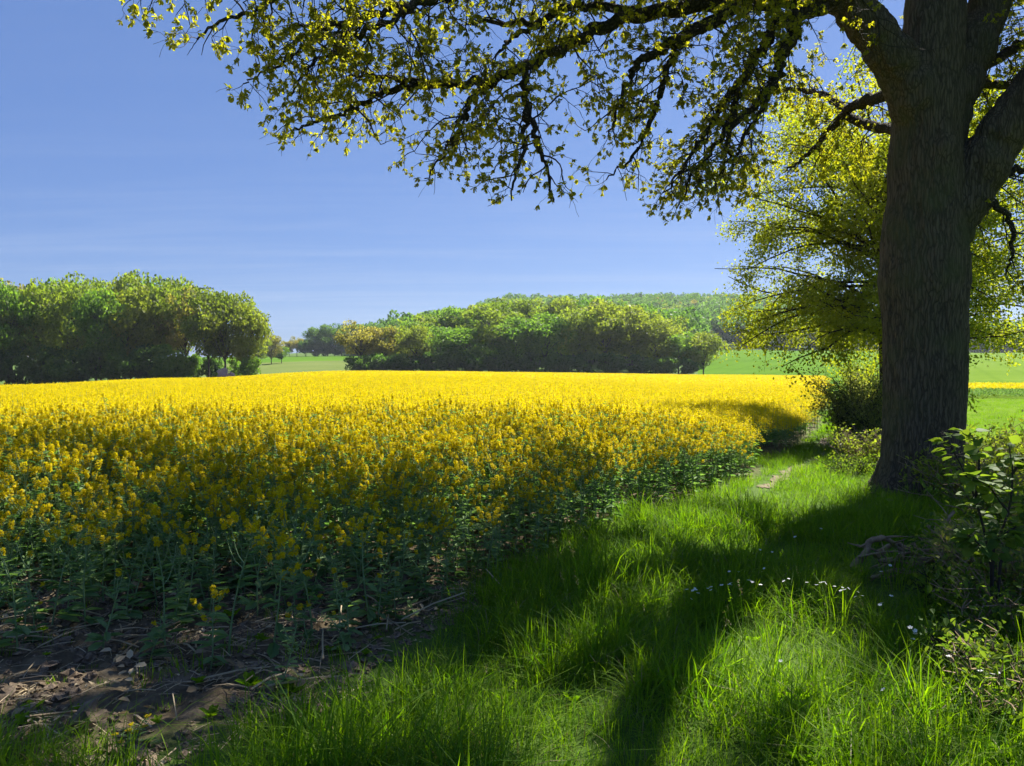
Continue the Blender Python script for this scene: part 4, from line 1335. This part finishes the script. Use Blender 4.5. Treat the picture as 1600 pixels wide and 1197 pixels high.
# ------------------------------------------------------------------ other trees
def tree_meshes(seed, H=10.0, R=4.0, base=2.2, nclump=34, nleaf=7600, leaf=.35, tr=.16, top_bias=.25, open_=.22, trunk_sides=8):
    """trunk with limbs, and a crown of leaf-sized faces in uneven clumps"""
    rg = np.random.default_rng(seed)
    tk, cr = MB(), MB()
    z = np.linspace(0, H * .72, 9)
    main = np.stack([.25 * np.sin(z * .5 + seed) * z / H, .25 * np.cos(z * .43 + seed) * z / H, z], 1)
    main[0, 2] = -.3
    tk.tube(main, tr * (1.15 - .95 * (z / (H * .72)) ** .9), trunk_sides)
    cz, rz = (H + base) / 2, (H - base) / 2
    cs = []
    while len(cs) < nclump:
        v = nrm(rg.normal(size=3)); v[2] += top_bias * rg.random()
        r = rg.uniform(.35, .88) ** .8
        squeeze = 1 - .25 * max(0, -v[2])
        c = np.array([v[0] * R * r * squeeze, v[1] * R * r * squeeze, cz + v[2] * rz * r])
        if c[2] < base * .7 or c[2] > H * .96:
            continue
        cs.append(c)
    cs = np.array(cs)
    rad = R * rg.uniform(.18, .40, nclump)
    for c, q in zip(cs, rad):
        zz = max(base * .45, c[2] - np.hypot(c[0], c[1]) * rg.uniform(.5, 1.1) - .3)
        zz = min(zz, H * .66)
        p0 = np.array([np.interp(zz, z, main[:, k]) for k in range(3)])
        mid = p0 * .45 + c * .55 + np.array([0, 0, .25]) + rg.normal(size=3) * .15
        S = smooth_path([p0, mid, c], 6)
        tk.tube(S, np.linspace(tr * .42, tr * .06, 6), 4)
    wgt = rad ** 2 * rg.uniform(.35, 1.3, nclump); cnt = rg.multinomial(nleaf, wgt / wgt.sum())
    P, T = [], []
    for c, q, n in zip(cs, rad, cnt):
        v = nrm(rg.normal(size=(n, 3)))
        rr = q * (1 - open_ * rg.random(n) ** 1.0) * (1 + .22 * np.sin(v[:, 0] * 5 + c[0] * 3) * np.cos(v[:, 1] * 6 + c[1]) + .10 * np.clip(rg.normal(size=n), -2, 1.2))
        P.append(c + v * rr[:, None] * [1.12, 1.12, .72])
        T.append(np.clip(rg.normal() * .24 + .5 + rg.normal(size=n) * .2, 0, 1))
    P = np.concatenate(P); T = np.concatenate(T)
    cr.cards(P, leaf * rg.uniform(.55, 1.25, len(P)), 0, T, aspect=.75)
    return tk, cr


SHAPES = []
for k, kw in enumerate([dict(), dict(R=4.4, nclump=40), dict(R=3.6, base=1.6, nclump=36), dict(R=4.0, base=2.0, nclump=30, nleaf=6000, open_=.5),
                        dict(R=4.2, base=1.2, nclump=44, nleaf=8800), dict(R=3.8, base=2.4, nclump=28, nleaf=5200, open_=.6)]):
    tk, cr = tree_meshes(700 + k, **kw)
    SHAPES.append((tk.mesh("trunk", [M_FARBARK], True), cr.mesh("crown", [M_GREEN])))
BUSHES = []
for k in range(4):
    tk, cr = tree_meshes(740 + k, H=10, R=6.5, base=.3, nclump=26, nleaf=3600, leaf=.85, tr=.12, top_bias=.4)
    BUSHES.append((tk.mesh("stems", [M_FARBARK], True), cr.mesh("crown", [M_DARK])))
CROWNS = {}


def crown_of(base, mat):
    key = (base.name, mat.name)
    if key not in CROWNS:
        c = base.copy(); c.materials.clear(); c.materials.append(mat); CROWNS[key] = c
    return CROWNS[key]


def stand(name, px, D, top_py, w_px, shape, mat, label, cat="tree", group=None, sink=.1, lib=None):
    """a tree or bush D metres away, its top and width as in the photograph"""
    x = (px - CX) / F_PX * D
    z = float(gz(x, D)) - sink
    H = at(px, top_py, D)[2] - z
    w = w_px / F_PX * D
    lib = lib or SHAPES
    tm, cm = lib[shape % len(lib)]
    t = empty(name, (x, D, z), rng.uniform(0, 6.28), label, cat, group)
    Rn = {0: 4.0, 1: 4.4, 2: 3.6, 3: 4.0, 4: 4.2, 5: 3.8}[shape % 6] if lib is SHAPES else 6.5
    t.scale = (w / 2 / Rn * 1.02, w / 2 / Rn * 1.02, H / 10 * 1.03)
    o = bpy.data.objects.new("trunk" if lib is SHAPES else "stems", tm); col.objects.link(o); o.parent = t
    o = bpy.data.objects.new("crown", crown_of(cm, mat)); col.objects.link(o); o.parent = t
    return t


G, O, B, Y, K = M_GREEN, M_OLIVE, M_BROWN, M_LIME, M_DARK
ORD = ["first", "second", "third", "fourth", "fifth", "sixth", "seventh", "eighth", "ninth", "tenth", "eleventh", "twelfth", "thirteenth", "fourteenth", "fifteenth", "sixteenth", "seventeenth", "eighteenth", "nineteenth", "twentieth"]
TONE = {G.name: "mid green", O.name: "olive green", B.name: "bronze tinged", Y.name: "fresh yellow-green", K.name: "dark green"}


def row_of_trees(rows, place, group, name="broadleaf_tree"):
    rows = sorted(rows, key=lambda r: r[0])
    for k, (px, D, top, w, sh, mat) in enumerate(rows):
        stand(name, px, D, top, w, sh, mat, f"{TONE[mat.name]} tree, {ORD[k]} from left in the {place}", "tree", group)


row_of_trees([(-50, 120, 455, 100, 1, G), (14, 119, 452, 92, 4, G), (64, 123, 441, 100, 0, O), (118, 122, 448, 96, 1, O), (158, 119, 462, 84, 4, G), (205, 122, 446, 92, 2, Y),
              (246, 126, 434, 104, 1, O), (290, 125, 450, 82, 3, B), (326, 123, 456, 80, 0, O), (352, 122, 458, 100, 1, Y), (390, 123, 482, 70, 4, Y)],
             "front row of the left-hand grove", "trees fronting the left grove")
row_of_trees([(-30, 150, 450, 90, 0, O), (35, 152, 448, 90, 1, B), (95, 150, 440, 95, 0, G), (150, 152, 438, 90, 1, O), (195, 150, 438, 85, 4, Y), (235, 153, 436, 85, 2, G), (278, 151, 444, 85, 0, O)],
             "rear row of the left-hand grove", "trees at the back of the left grove")
for k, (px, D, top, w, m) in enumerate([(-30, 117.5, 545, 70, K), (20, 117.5, 540, 75, K), (68, 118.5, 548, 70, K), (112, 118, 552, 70, G), (150, 118.5, 545, 66, K), (190, 119, 550, 70, G), (228, 119.5, 545, 66, K), (262, 120, 542, 70, G), (288, 121.5, 560, 40, G), (308, 128, 556, 34, G), (336, 129, 560, 34, K), (366, 126, 563, 30, G), (390, 122, 560, 34, G)]):
    stand("understorey_bush", px, D, top, w, k, m, f"{TONE[m.name]} bush, {ORD[k]} from the left under the left-hand grove's edge", "bush", "bushes under the left grove", lib=BUSHES)
stand("blossom_bush", 352, 119.5, 577, 26, 1, M_PINK, "small pale pink blossoming bush at the right foot of the left grove", "bush", lib=BUSHES)

row_of_trees([(563, 158, 500, 72, 3, B), (600, 160, 505, 60, 5, B), (625, 163, 508, 56, 2, O), (650, 157, 513, 58, 4, Y), (690, 160, 512, 80, 1, G), (730, 157, 517, 84, 4, G), (764, 162, 480, 100, 0, O), (806, 159, 500, 80, 4, G),
              (852, 159, 494, 88, 4, G), (905, 161, 486, 92, 1, O), (945, 163, 471, 108, 0, Y), (988, 162, 492, 92, 1, Y), (1024, 161, 502, 80, 4, Y), (1060, 160, 518, 64, 2, G), (1099, 158, 523, 64, 4, Y)],
             "front row of the middle wood", "trees fronting the middle wood")
row_of_trees([(640, 190, 505, 75, 0, G), (675, 188, 494, 80, 1, O), (712, 190, 486, 85, 4, G), (748, 194, 480, 85, 0, Y), (790, 188, 474, 90, 1, O), (832, 186, 470, 90, 0, O), (876, 188, 472, 90, 4, Y), (915, 192, 470, 84, 1, G), (960, 190, 474, 90, 2, O), (1005, 188, 484, 84, 0, G), (1042, 184, 500, 70, 1, Y)],
             "second row of the middle wood", "trees behind the middle wood's front row")
for k, (px, D, top, w, m) in enumerate([(562, 155, 558, 46, K), (594, 155.5, 555, 50, K), (628, 155.5, 556, 46, K), (664, 155, 553, 50, K), (702, 155.5, 552, 54, K), (744, 155, 550, 54, K), (786, 155.5, 552, 54, K), (828, 155.5, 552, 54, K), (872, 155.5, 555, 50, K), (914, 156, 553, 50, K), (956, 156, 555, 50, K), (998, 156, 556, 48, K), (1040, 156, 560, 44, G), (1074, 156, 562, 38, K)]):
    stand("understorey_bush", px, D, top, w, k, m, f"{TONE[m.name]} bush, {ORD[k]} from the left at the foot of the middle wood", "bush", "bushes at the foot of the middle wood", lib=BUSHES)

row_of_trees([(404, 225, 528, 36, 0, O), (424, 240, 526, 36, 4, B), (440, 245, 540, 26, 2, G)], "small clump behind the left grove's right end", "trees behind the left grove")
row_of_trees([(452, 352, 532, 20, 2, B), (464, 355, 525, 24, 3, B), (478, 352, 531, 20, 2, O)], "thin-crowned trio on the far left skyline", "thin trees on the far skyline")
row_of_trees([(492, 350, 514, 36, 4, K), (512, 348, 510, 40, 4, K), (534, 350, 508, 42, 1, K), (556, 352, 510, 40, 4, K), (580, 350, 508, 42, 1, K)], "dark copse beyond the cereal field", "trees of the dark copse")
for k, px in enumerate(range(478, 612, 15)):
    stand("understorey_bush", px, 345 + k % 3, 533 + (k * 7) % 9, 26, k, K, f"{TONE[K.name]} bush, {ORD[k]} from left along the foot of the dark copse", "bush", "bushes at the foot of the dark copse", lib=BUSHES)
row_of_trees([(1500, 372, 497, 40, 0, G), (1522, 370, 500, 34, 5, B), (1538, 374, 508, 30, 3, O), (1566, 372, 512, 26, 5, B), (1590, 374, 522, 34, 1, K), (1630, 372, 505, 44, 0, G), (1665, 374, 500, 44, 1, O)],
             "distant row right of the oak's trunk", "far trees beyond the pasture")


def far_forest():
    src = []
    for k in range(5):
        tk, cr = tree_meshes(760 + k, H=10, R=[4.2, 4.6, 4.0, 4.4, 3.6][k], base=1.5, nclump=26, nleaf=1500, leaf=.85)
        mb = MB()
        for V, Q, T in zip(cr.V, cr.Q, cr.T):
            mb.add(V, Q - Q.min(), 0, T)
        for V, Q, T in zip(tk.V[:1], tk.Q[:1], tk.T[:1]):
            mb.add(V, Q - Q.min(), 1, T)
        me = mb.mesh("forest_source", [[G, O, K, Y, B][k], M_FARBARK])
        o = bpy.data.objects.new("forest_source", me); src.append(o)
    X, Y_ = jitter_grid(-160, 460, 200, 690, 7.4)
    p = 800 + 1200 * X / Y_
    front = np.interp(p, [540, 600, 640, 700, 1040, 1075, 1100, 1400, 1480, 1560, 1700], [352, 352, 215, 205, 200, 215, 354, 354, 376, 380, 380])
    k = (Y_ > front) & (p > 545) & (p < 1720) & (rng.random(len(X)) < .97)
    X, Y_ = X[k], Y_[k]
    Z = gz(X, Y_) - .3
    edge = (Y_ - front[k]) < 34
    n = len(X)
    H = rng.uniform(11.5, 16.5, n) * (1 + .12 * hash_noise(X, Y_, .02, 2.0))
    pk = rng.choice([0, 1, 2, 3, 4], n, p=[.34, .20, .34, .07, .05])
    pk = np.where(edge & (rng.random(n) < .75), 2, pk)
    pk = np.where((800 + 1200 * X / Y_ > 1060) & (rng.random(n) < .5), 2, pk)
    w = rng.uniform(1.05, 1.45, n)
    scatter("forest", src, np.stack([X, Y_, Z], 1), np.stack([np.zeros(n), np.zeros(n), rng.uniform(0, 6.28, n)], 1), np.stack([w, w, H / 10], 1), pk)
    dbg("forest", n)


far_forest()


def roadside_tree():
    """the second tree of the row, behind the oak"""
    D = 22.0
    x = (1384 - CX) / F_PX * D
    z = float(gz(x, D))
    rg = np.random.default_rng(61)
    tk, cr = MB(), MB()
    root = empty("lime_tree", (x, D, z), 0, "leafy yellow-green tree behind the oak, its low branches over the hedge bush", "tree")
    zz = np.linspace(-.2, 8.2, 14)
    main = np.stack([-.10 * zz / 8 + .10 * np.sin(zz * .9), .12 * np.sin(zz * .7), zz], 1)
    tk.tube(main, .21 * (1.1 - .85 * (np.maximum(zz, 0) / 8.2) ** .9), 14)
    P, T, Dn = [], [], []
    nb = 140
    for b in range(nb):
        h = rg.uniform(2.9, 8.2)
        a = rg.uniform(0, 2 * math.pi)
        reach = np.interp(h, [1.9, 3.2, 5.5, 8, 9], [4.3, 4.7, 4.9, 4.4, 3.2]) * rg.uniform(.65, 1.05)
        p0 = np.array([np.interp(h, zz, main[:, k]) for k in range(3)])
        d = np.array([math.cos(a), math.sin(a), np.interp(h, [2.5, 3.4, 6, 8], [.22, .35, .5, .75])]); d = nrm(d)
        pts = [p0]; cur = p0.copy(); dd = d.copy()
        for k in range(8):
            dd = nrm(dd + rg.normal(size=3) * .13 + [0, 0, -.06 if h < 4.5 else -.03]); cur = cur + dd * reach / 8; pts.append(cur.copy())
        S = np.array(pts)
        tk.tube(S, np.linspace(.055, .010, 9) * np.interp(h, [2, 8], [1.1, .7]), 6)
        for k in range(int(rg.uniform(11, 16))):
            t = rg.uniform(.14, 1.0); i = min(int(t * 8), 7); q = S[i] + (S[i + 1] - S[i]) * (t * 8 - i)
            sd = nrm(nrm(S[i + 1] - S[i]) * .5 + nrm(rg.normal(size=3)) * .9 + [0, 0, -.05])
            l = rg.uniform(.4, 1.15)
            e = q + sd * l + np.array([0, 0, -.12 * l])
            tk.tube([q, (q + e) / 2 + [0, 0, .05], e], [.010, .007, .003], 3)
            m = int(rg.uniform(56, 92))
            tt = rg.uniform(.15, 1.05, m)[:, None]
            tc = rg.random()
            P.append(q + (e - q) * tt + rg.normal(size=(m, 3)) * [.15, .15, .11]); T.append(np.clip(tc * .5 + rg.random(m) * .5, 0, 1))
            Dn.append(np.tile(sd, (m, 1)) * .5 + rg.normal(size=(m, 3)) * .7 + [0, 0, -.35])
    P, T, Dn = np.concatenate(P), np.concatenate(T), np.concatenate(Dn)
    n = len(P)
    Ls = rg.uniform(.05, .10, n)
    cr.leaves(P, Dn, rg.normal(size=(n, 3)) + [0, 0, .5], Ls, Ls * .68, 0, T)
    tk.obj("trunk", [M_LIMB], root, smooth=True)
    cr.obj("crown", [M_TREE2], root)
    dbg("second tree leaves", n)


roadside_tree()


def bush(name, px, D, wx, wy, H, nstem, nleaf, leaf, mat, label, cat="bush", group=None, stem_mat=None, seed=1, width=.55, lean=(0, 0), bare=0.0, x=None, leafy_from=.25):
    """arching stems from one root, leaves along them"""
    rg = np.random.default_rng(seed)
    if x is None:
        x = (px - CX) / F_PX * D
    z = float(gz(x, D))
    root = empty(name, (x, D, z), 0, label, cat, group)
    st, fo = MB(), MB()
    P, Dn, T = [], [], []
    for k in range(nstem):
        a = rg.uniform(0, 6.28); b = np.array([math.cos(a) * wx * .35 * rg.random(), math.sin(a) * wy * .35 * rg.random(), -.05])
        out = np.array([math.cos(a) * wx * rg.uniform(.3, 1.0) + lean[0], math.sin(a) * wy * rg.uniform(.3, 1.0) + lean[1], 0])
        h = H * rg.uniform(.5, 1.0)
        t = np.linspace(0, 1, 8)[:, None]
        S = b + out * t ** 1.3 + np.array([0, 0, 1]) * h * (1.35 * t - .42 * t ** 2.3) + np.concatenate([[[0, 0, 0]], rg.normal(size=(7, 3)) * .03 * H])
        st.tube(S, np.linspace(.011, .003, 8) * (.6 + .4 * H), 5, 0, rg.random())
        for j in range(5):
            i = int(rg.integers(2, 7)); q = S[i]
            e = q + nrm(rg.normal(size=3) + [0, 0, .5]) * rg.uniform(.12, .36) * H * .7
            st.tube([q, (q + e) / 2, e], [.005, .004, .002], 3, 0, rg.random())
            m = max(2, int(nleaf / nstem / 9))
            if rg.random() > bare:
                tt = rg.random((m, 1)); P.append(q + (e - q) * tt + rg.normal(size=(m, 3)) * .04 * (.5 + H)); Dn.append(rg.normal(size=(m, 3)) + nrm(e - q) * .6 + [0, 0, -.15]); T.append(rg.random(m))
        m = int(nleaf / nstem * 4 / 9)
        if rg.random() > bare and m:
            u = rg.uniform(leafy_from, 1, m); i = np.minimum((u * 7).astype(int), 6); q = S[i] + (S[i + 1] - S[i]) * (u * 7 - i)[:, None]
            P.append(q + rg.normal(size=(m, 3)) * .055 * (.5 + H)); Dn.append(rg.normal(size=(m, 3)) + [0, 0, -.1]); T.append(rg.random(m))
    st.obj("stems", [stem_mat or M_TWIG], root, smooth=True)
    if P:
        P, Dn, T = np.concatenate(P), np.concatenate(Dn), np.concatenate(T)
        P[:, 2] = np.maximum(P[:, 2], .03)
        Ls = leaf * rg.uniform(.55, 1.2, len(P))
        fo.leaves(P, Dn, np.tile([0, 0, 1.], (len(P), 1)) + rg.normal(size=(len(P), 3)) * .55, Ls, Ls * width, 0, T)
        fo.obj("foliage", mat if isinstance(mat, list) else [mat], root)
    return root


# hedge behind the oak
bush("hedge_bush", 1352, 20.5, 1.35, 1.5, 2.25, 90, 9000, .07, M_HEDGE, "big rounded pale green hedge bush left of the oak's trunk beside the path", "bush", seed=3)
bush("hedge_bush", 1392, 19.0, 1.2, 1.3, 1.5, 60, 5000, .07, M_HEDGE, "hedge bush half hidden behind the oak's trunk, in front of the larger one", "bush", seed=4)
bush("young_tree", 1345, 33, .9, .9, 3.3, 22, 3400, .11, M_LIME, "slender young tree with bright leaves rising behind the pale hedge bush", "tree", seed=5)
bush("hedge_bush", 1372, 26, 1.3, 1.3, 2.6, 50, 5200, .085, M_HEDGE, "loose hedge bush between the young tree and the oak's trunk", "bush", seed=6)
bush("hedge_bush", 1340, 16.4, .75, .8, .75, 50, 900, .05, M_HEDGE, "low mostly bare brambly bush with dry canes in front of the pale hedge bush", "bush", seed=7, stem_mat=M_DEAD, bare=.5)
bush("hedge_bush", 1352, 13.4, .6, .8, .85, 44, 1500, .06, M_LIME, "sparse yellow-leaved bush with dry stalks left of the oak's foot", "bush", seed=8, stem_mat=M_DEAD, bare=.3)
bush("hedge_bush", 1330, 12.2, .45, .5, .45, 30, 900, .05, M_BRAMBLE, "small green weed clump on the verge left of the oak's flare", "bush", seed=9)
# scrub right of the oak
bush("bramble_bush", 1555, 12.5, 1.0, 1.0, .95, 60, 2600, .07, M_LIME, "sunlit yellow-green bramble right of the oak's trunk by the pasture", "bramble", seed=12, stem_mat=M_DEAD)
bush("bramble_bush", 1640, 10.6, 1.2, 1.0, 1.0, 60, 2600, .07, M_LIME, "sunlit bramble at the photo's right edge, behind the hazel sapling", "bramble", seed=13, stem_mat=M_DEAD)
bush("bramble_bush", 1590, 7.6, .9, .8, .70, 60, 2600, .065, M_BRAMBLE, "dark green bramble mound just behind the hazel sapling's stem", "bramble", seed=14, stem_mat=M_DEAD)
bush("bramble_bush", 1560, 5.7, .55, .7, .50, 60, 2000, .055, M_BRAMBLE, "tangled low bramble right of the heap of dead branches", "bramble", seed=15, stem_mat=M_DEAD, bare=.15)
bush("bramble_bush", 1605, 4.5, .5, .6, .50, 60, 2000, .05, M_BRAMBLE, "bramble with bare pale canes at the right edge, below the hazel sapling", "bramble", seed=16, stem_mat=M_DEAD, bare=.1)
bush("bramble_bush", 1600, 3.55, .38, .5, .40, 60, 1800, .042, M_BRAMBLE, "small-leaved bramble nearest the camera in the lower right corner", "bramble", seed=17, stem_mat=M_DEAD)
bush("bramble_bush", 1530, 9.2, .8, .7, .75, 60, 2600, .06, M_LIME, "light green bramble at the right foot of the oak's trunk", "bramble", seed=21, stem_mat=M_DEAD)
bush("bramble_bush", 1596, 5.2, .55, .6, .62, 60, 2400, .052, M_HEDGE, "pale-leaved bramble under the hazel sapling at the right edge", "bramble", seed=22, stem_mat=M_DEAD)
bush("nettle_clump", 1500, 5.2, .30, .4, .34, 40, 1000, .05, M_BRAMBLE, "low nettle clump between the dead branches and the right-hand brambles", "weed", seed=18)
bush("nettle_clump", 1556, 3.9, .28, .4, .34, 40, 1200, .045, M_BRAMBLE, "nettle clump left of the lower right corner's bramble", "weed", seed=19)


def sapling():
    """young hazel in front of the oak's right flank"""
    rg = np.random.default_rng(44)
    root_p = at(1552, 880, 4.7)
    root_p[2] = float(gz(root_p[0], root_p[1]))
    root = empty("hazel_sapling", root_p, 0, "broad-leaved hazel sapling leaning in front of the oak's trunk at the right edge", "sapling")
    st = MB()
    stems = [
        [(1552, 905, 4.7), (1540, 840, 4.66), (1524, 780, 4.62), (1503, 730, 4.58), (1480, 690, 4.55), (1464, 672, 4.52)],
        [(1524, 780, 4.62), (1530, 730, 4.65), (1524, 690, 4.7), (1505, 668, 4.72)],
        [(1548, 870, 4.7), (1575, 800, 4.72), (1582, 740, 4.75), (1576, 695, 4.78)],
        [(1556, 890, 4.7), (1600, 820, 4.8), (1632, 760, 4.9), (1650, 705, 4.9)],
        [(1575, 800, 4.72), (1545, 760, 4.6), (1520, 745, 4.5)],
        [(1582, 740, 4.75), (1600, 715, 4.8), (1620, 705, 4.8)],
        [(1552, 880, 4.7), (1530, 850, 4.55), (1512, 835, 4.45)],
        [(1600, 820, 4.8), (1575, 830, 4.6), (1560, 845, 4.5)],
    ]
    P, Dn, T, Ls = [], [], [], []
    for ctl in stems:
        S = smooth_path(np.array([at(*c) for c in ctl]), 20) - root_p
        if ctl[0][1] > 865:
            S[0, 2] = -.03
        st.tube(S, np.linspace(.009, .0025, 20), 6)
        for k in range(44):
            t = rg.uniform(.15, 1); i = min(int(t * 19), 18)
            ax = nrm(S[i + 1] - S[i])
            d = nrm(ax * .4 + rg.normal(size=3) * [1, 1, .35] + [0, 0, -.15])
            pet = S[i] + d * rg.uniform(.015, .06)
            st.tube([S[i], pet], [.0016, .0012], 3)
            P.append(pet); Dn.append(d); T.append(rg.random()); Ls.append(rg.uniform(.040, .088))
    st.obj("stems", [M_TWIG], root, smooth=True)
    # toothed oval leaves: fan of quads each side of the midrib
    mb = MB()
    prof = np.array([.0, .34, .48, .52, .44, .26, .0])
    for p, d, t, L in zip(P, Dn, T, Ls):
        n = nrm(np.array([0, 0, 1.0]) + rg.normal(size=3) * .4); n = nrm(n - d * (n @ d)); s = np.cross(d, n)
        u = np.linspace(0, 1, 7)
        jag = 1 + .10 * rg.normal(size=7)
        mid = p + d * (u * L)[:, None] - n * (.22 * L * u ** 2)[:, None]
        le = mid + s * (prof * L * .88 * jag)[:, None] + n * (.10 * L * prof)[:, None]
        ri = mid - s * (prof * L * .88 * jag[::-1])[:, None] + n * (.10 * L * prof)[:, None]
        V = np.concatenate([mid, le, ri])
        k = np.arange(6)[:, None]
        mb.add(V, np.concatenate([k + [0, 7, 8, 1], k + [0, 1, 15, 14]]), 0, t)
    mb.obj("foliage", [M_BRAMBLE], root)


sapling()


# dead branches lying by the scrub
def fallen(px_path, D0, r, label, seed, forks=3):
    rg = np.random.default_rng(seed)
    pts = np.array([at(px, py, D) for px, py, D in px_path])
    base = pts[np.argmin(pts[:, 2])].copy(); base[2] = float(gz(base[0], base[1]))
    root = empty("fallen_branch", base, 0, label, "branch", "dead branches by the oak")
    S = smooth_path(pts, 24) - base
    S[:, 2] = np.maximum(S[:, 2], .012)
    S[1:] += rg.normal(size=(23, 3)) * r * .25
    r *= 1.3
    mb = MB(); mb.tube(S, np.linspace(r, r * .45, 24), 9)
    for k in range(forks):
        i = int(rg.integers(6, 22)); e = S[i] + nrm(rg.normal(size=3) * [1, 1, .5] + [0, 0, .25]) * rg.uniform(.12, .35)
        mb.tube([S[i], (S[i] + e) / 2 + rg.normal(size=3) * .02, e], [r * .45, r * .3, r * .12], 5)
    mb.obj("limb", [M_DEAD], root, smooth=True)


fallen([(1332, 888, 6.1), (1350, 868, 6.1), (1362, 845, 6.15), (1385, 842, 6.2), (1405, 858, 6.25), (1430, 878, 6.3)], 6, .024, "bent dead branch arching up out of the grass left of the branch heap", 1)
fallen([(1368, 870, 6.2), (1400, 850, 6.3), (1440, 872, 6.2), (1475, 895, 6.0)], 6, .018, "thick dead branch along the top of the branch heap", 2)
fallen([(1375, 876, 6.0), (1420, 872, 6.05), (1460, 885, 6.0), (1500, 902, 5.9)], 6, .015, "grey dead branch slanting down the middle of the branch heap", 3, 5)
fallen([(1360, 905, 5.8), (1400, 890, 5.9), (1440, 900, 5.9), (1480, 915, 5.8)], 6, .013, "thin dead branch lying lowest on the branch heap", 4, 6)
fallen([(1490, 800, 7.0), (1478, 815, 6.9), (1470, 830, 6.8)], 6, .012, "short pale dead stick propped below the oak's right root", 5, 2)
fallen([(1440, 820, 6.9), (1465, 826, 6.8), (1490, 840, 6.7), (1520, 836, 6.7)], 6, .010, "slender dead twig above the branch heap, below the oak's foot", 6, 3)
fallen([(1520, 955, 4.9), (1550, 957, 4.85), (1580, 964, 4.8)], 5, .008, "straight pale stick lying flat at the brambles' edge", 7, 0)
fallen([(1425, 882, 6.1), (1432, 860, 6.15), (1426, 846, 6.2)], 6, .012, "broken stub pointing upwards from the branch heap", 8, 1)

for k in range(9):
    px0, py0 = 1372 + 14 * k, 868 + (k * 17) % 34
    dx, dy = 34 + (k * 13) % 30, ((k * 29) % 40) - 16
    D0 = 6.15 - .04 * k
    fallen([(px0 - dx, py0 + dy, D0), (px0, py0 - 6, D0 - .06), (px0 + dx, py0 - dy + 8, D0 - .12)], 6, .0075, "thin dead stick tangled in the branch heap below the oak", 20 + k, 1)


# white flowers in the grass
def flower_meshes(seed):
    rg = np.random.default_rng(seed)
    st, pe, ce = MB(), MB(), MB()
    h = .30
    c = np.array([[0, 0, -h], [.012, 0, -h * .5], [0, .006, 0]])
    st.tube(smooth_path(c, 6), np.full(6, .0013), 4)
    st.leaves(np.array([[.011, 0, -.16], [.008, 0, -.10]]), [[1, .2, .3], [-1, .3, .4]], [[0, 0, 1.], [0, 0, 1.]], .04, .006, 0, .5)
    for k in range(10):
        a = k * math.tau / 10 + (.1 if k % 2 else -.1)
        d = np.array([math.cos(a), math.sin(a), .28])
        pe.leaves([[0, .006, 0]], [d], [[0, 0, 1.]], .0145, .0062, 0, rg.random(), fold=.05, droop=.08)
    ce.cards(rg.normal(size=(8, 3)) * .0016 + [0, .006, .003], .003, 0, rg.random(8))
    return st.mesh("stem", [M_GRASS]), pe.mesh("petals", [M_WHITE]), ce.mesh("centre", [M_BUD])


FL = flower_meshes(5)
spots = [(60, 460), (85, 465), (100, 462), (112, 475), (83, 500), (150, 455), (160, 462), (205, 440), (237, 437), (250, 440), (238, 385), (278, 385), (325, 420), (340, 428), (372, 440),
         (385, 372), (367, 293), (418, 303), (465, 425), (490, 415), (605, 440), (620, 430), (645, 435), (680, 445), (705, 465), (720, 460), (740, 455), (765, 490), (795, 485), (780, 470),
         (870, 525), (880, 515), (915, 360), (878, 383), (920, 485), (1000, 620), (1015, 635), (1020, 645), (1010, 668), (455, 760), (1145, 715), (1183, 722), (1155, 740), (1285, 798),
         (1340, 812), (1360, 805), (565, 430), (515, 240), (625, 205), (880, 880), (715, 452), (160, 450), (95, 456), (245, 432), (330, 424), (632, 428)]
for zx, zy in spots:
    px, py = 1050 + zx * .3734, 750 + zy * .3734
    py_e = py
    h = .27
    D = (EYE - h) * F_PX / (py_e - HORIZON)
    p = at(px, py_e, D)
    if py > 960 or px > 1420:
        lab, grp = "white starry flower by the grass verge's right-hand weeds", "white flowers by the weeds"
    elif px < 1260 and py > 890:
        lab, grp = "white starry flower in the left drift beside the oak's shadow", "white flowers of the left drift"
    elif py > 890:
        lab, grp = "white starry flower in the right drift below the dead branches", "white flowers of the right drift"
    else:
        lab, grp = "lone white starry flower in the shaded grass at the oak's foot", "lone white flowers"
    t = empty("white_flower", p, rng.uniform(0, 6.28), lab, "flower", grp)
    t.rotation_euler = (rng.normal() * .25 + .25, rng.normal() * .25, rng.uniform(0, 6.28))
    t.scale = [rng.uniform(.65, 1.0)] * 3
    for nm, me in zip(("stem", "petals", "centre"), FL):
        o = bpy.data.objects.new(nm, me); col.objects.link(o); o.parent = t


# ------------------------------------------------------------------ thin air between here and the far wood
def haze():
    me = bpy.data.meshes.new("haze")
    x0, x1, y0, y1, z0, z1 = -1300, 1300, -60, 1400, -6, 95
    V = [(x, y, z) for z in (z0, z1) for y in (y0, y1) for x in (x0, x1)]
    me.from_pydata(V, [], [(0, 2, 3, 1), (4, 5, 7, 6), (0, 1, 5, 4), (2, 6, 7, 3), (0, 4, 6, 2), (1, 3, 7, 5)])
    o = bpy.data.objects.new("haze", me); col.objects.link(o); tag(o, kind="stuff")
    m = bpy.data.materials.new("thin_air"); m.use_nodes = True
    N, L = m.node_tree.nodes, m.node_tree.links
    N.clear()
    out = N.new("ShaderNodeOutputMaterial"); v = N.new("ShaderNodeVolumePrincipled")
    v.inputs["Color"].default_value = (.80, .88, 1, 1); v.inputs["Density"].default_value = 0.00014
    v.inputs["Anisotropy"].default_value = 0.35
    L.new(v.outputs[0], out.inputs["Volume"])
    me.materials.append(m)


haze()
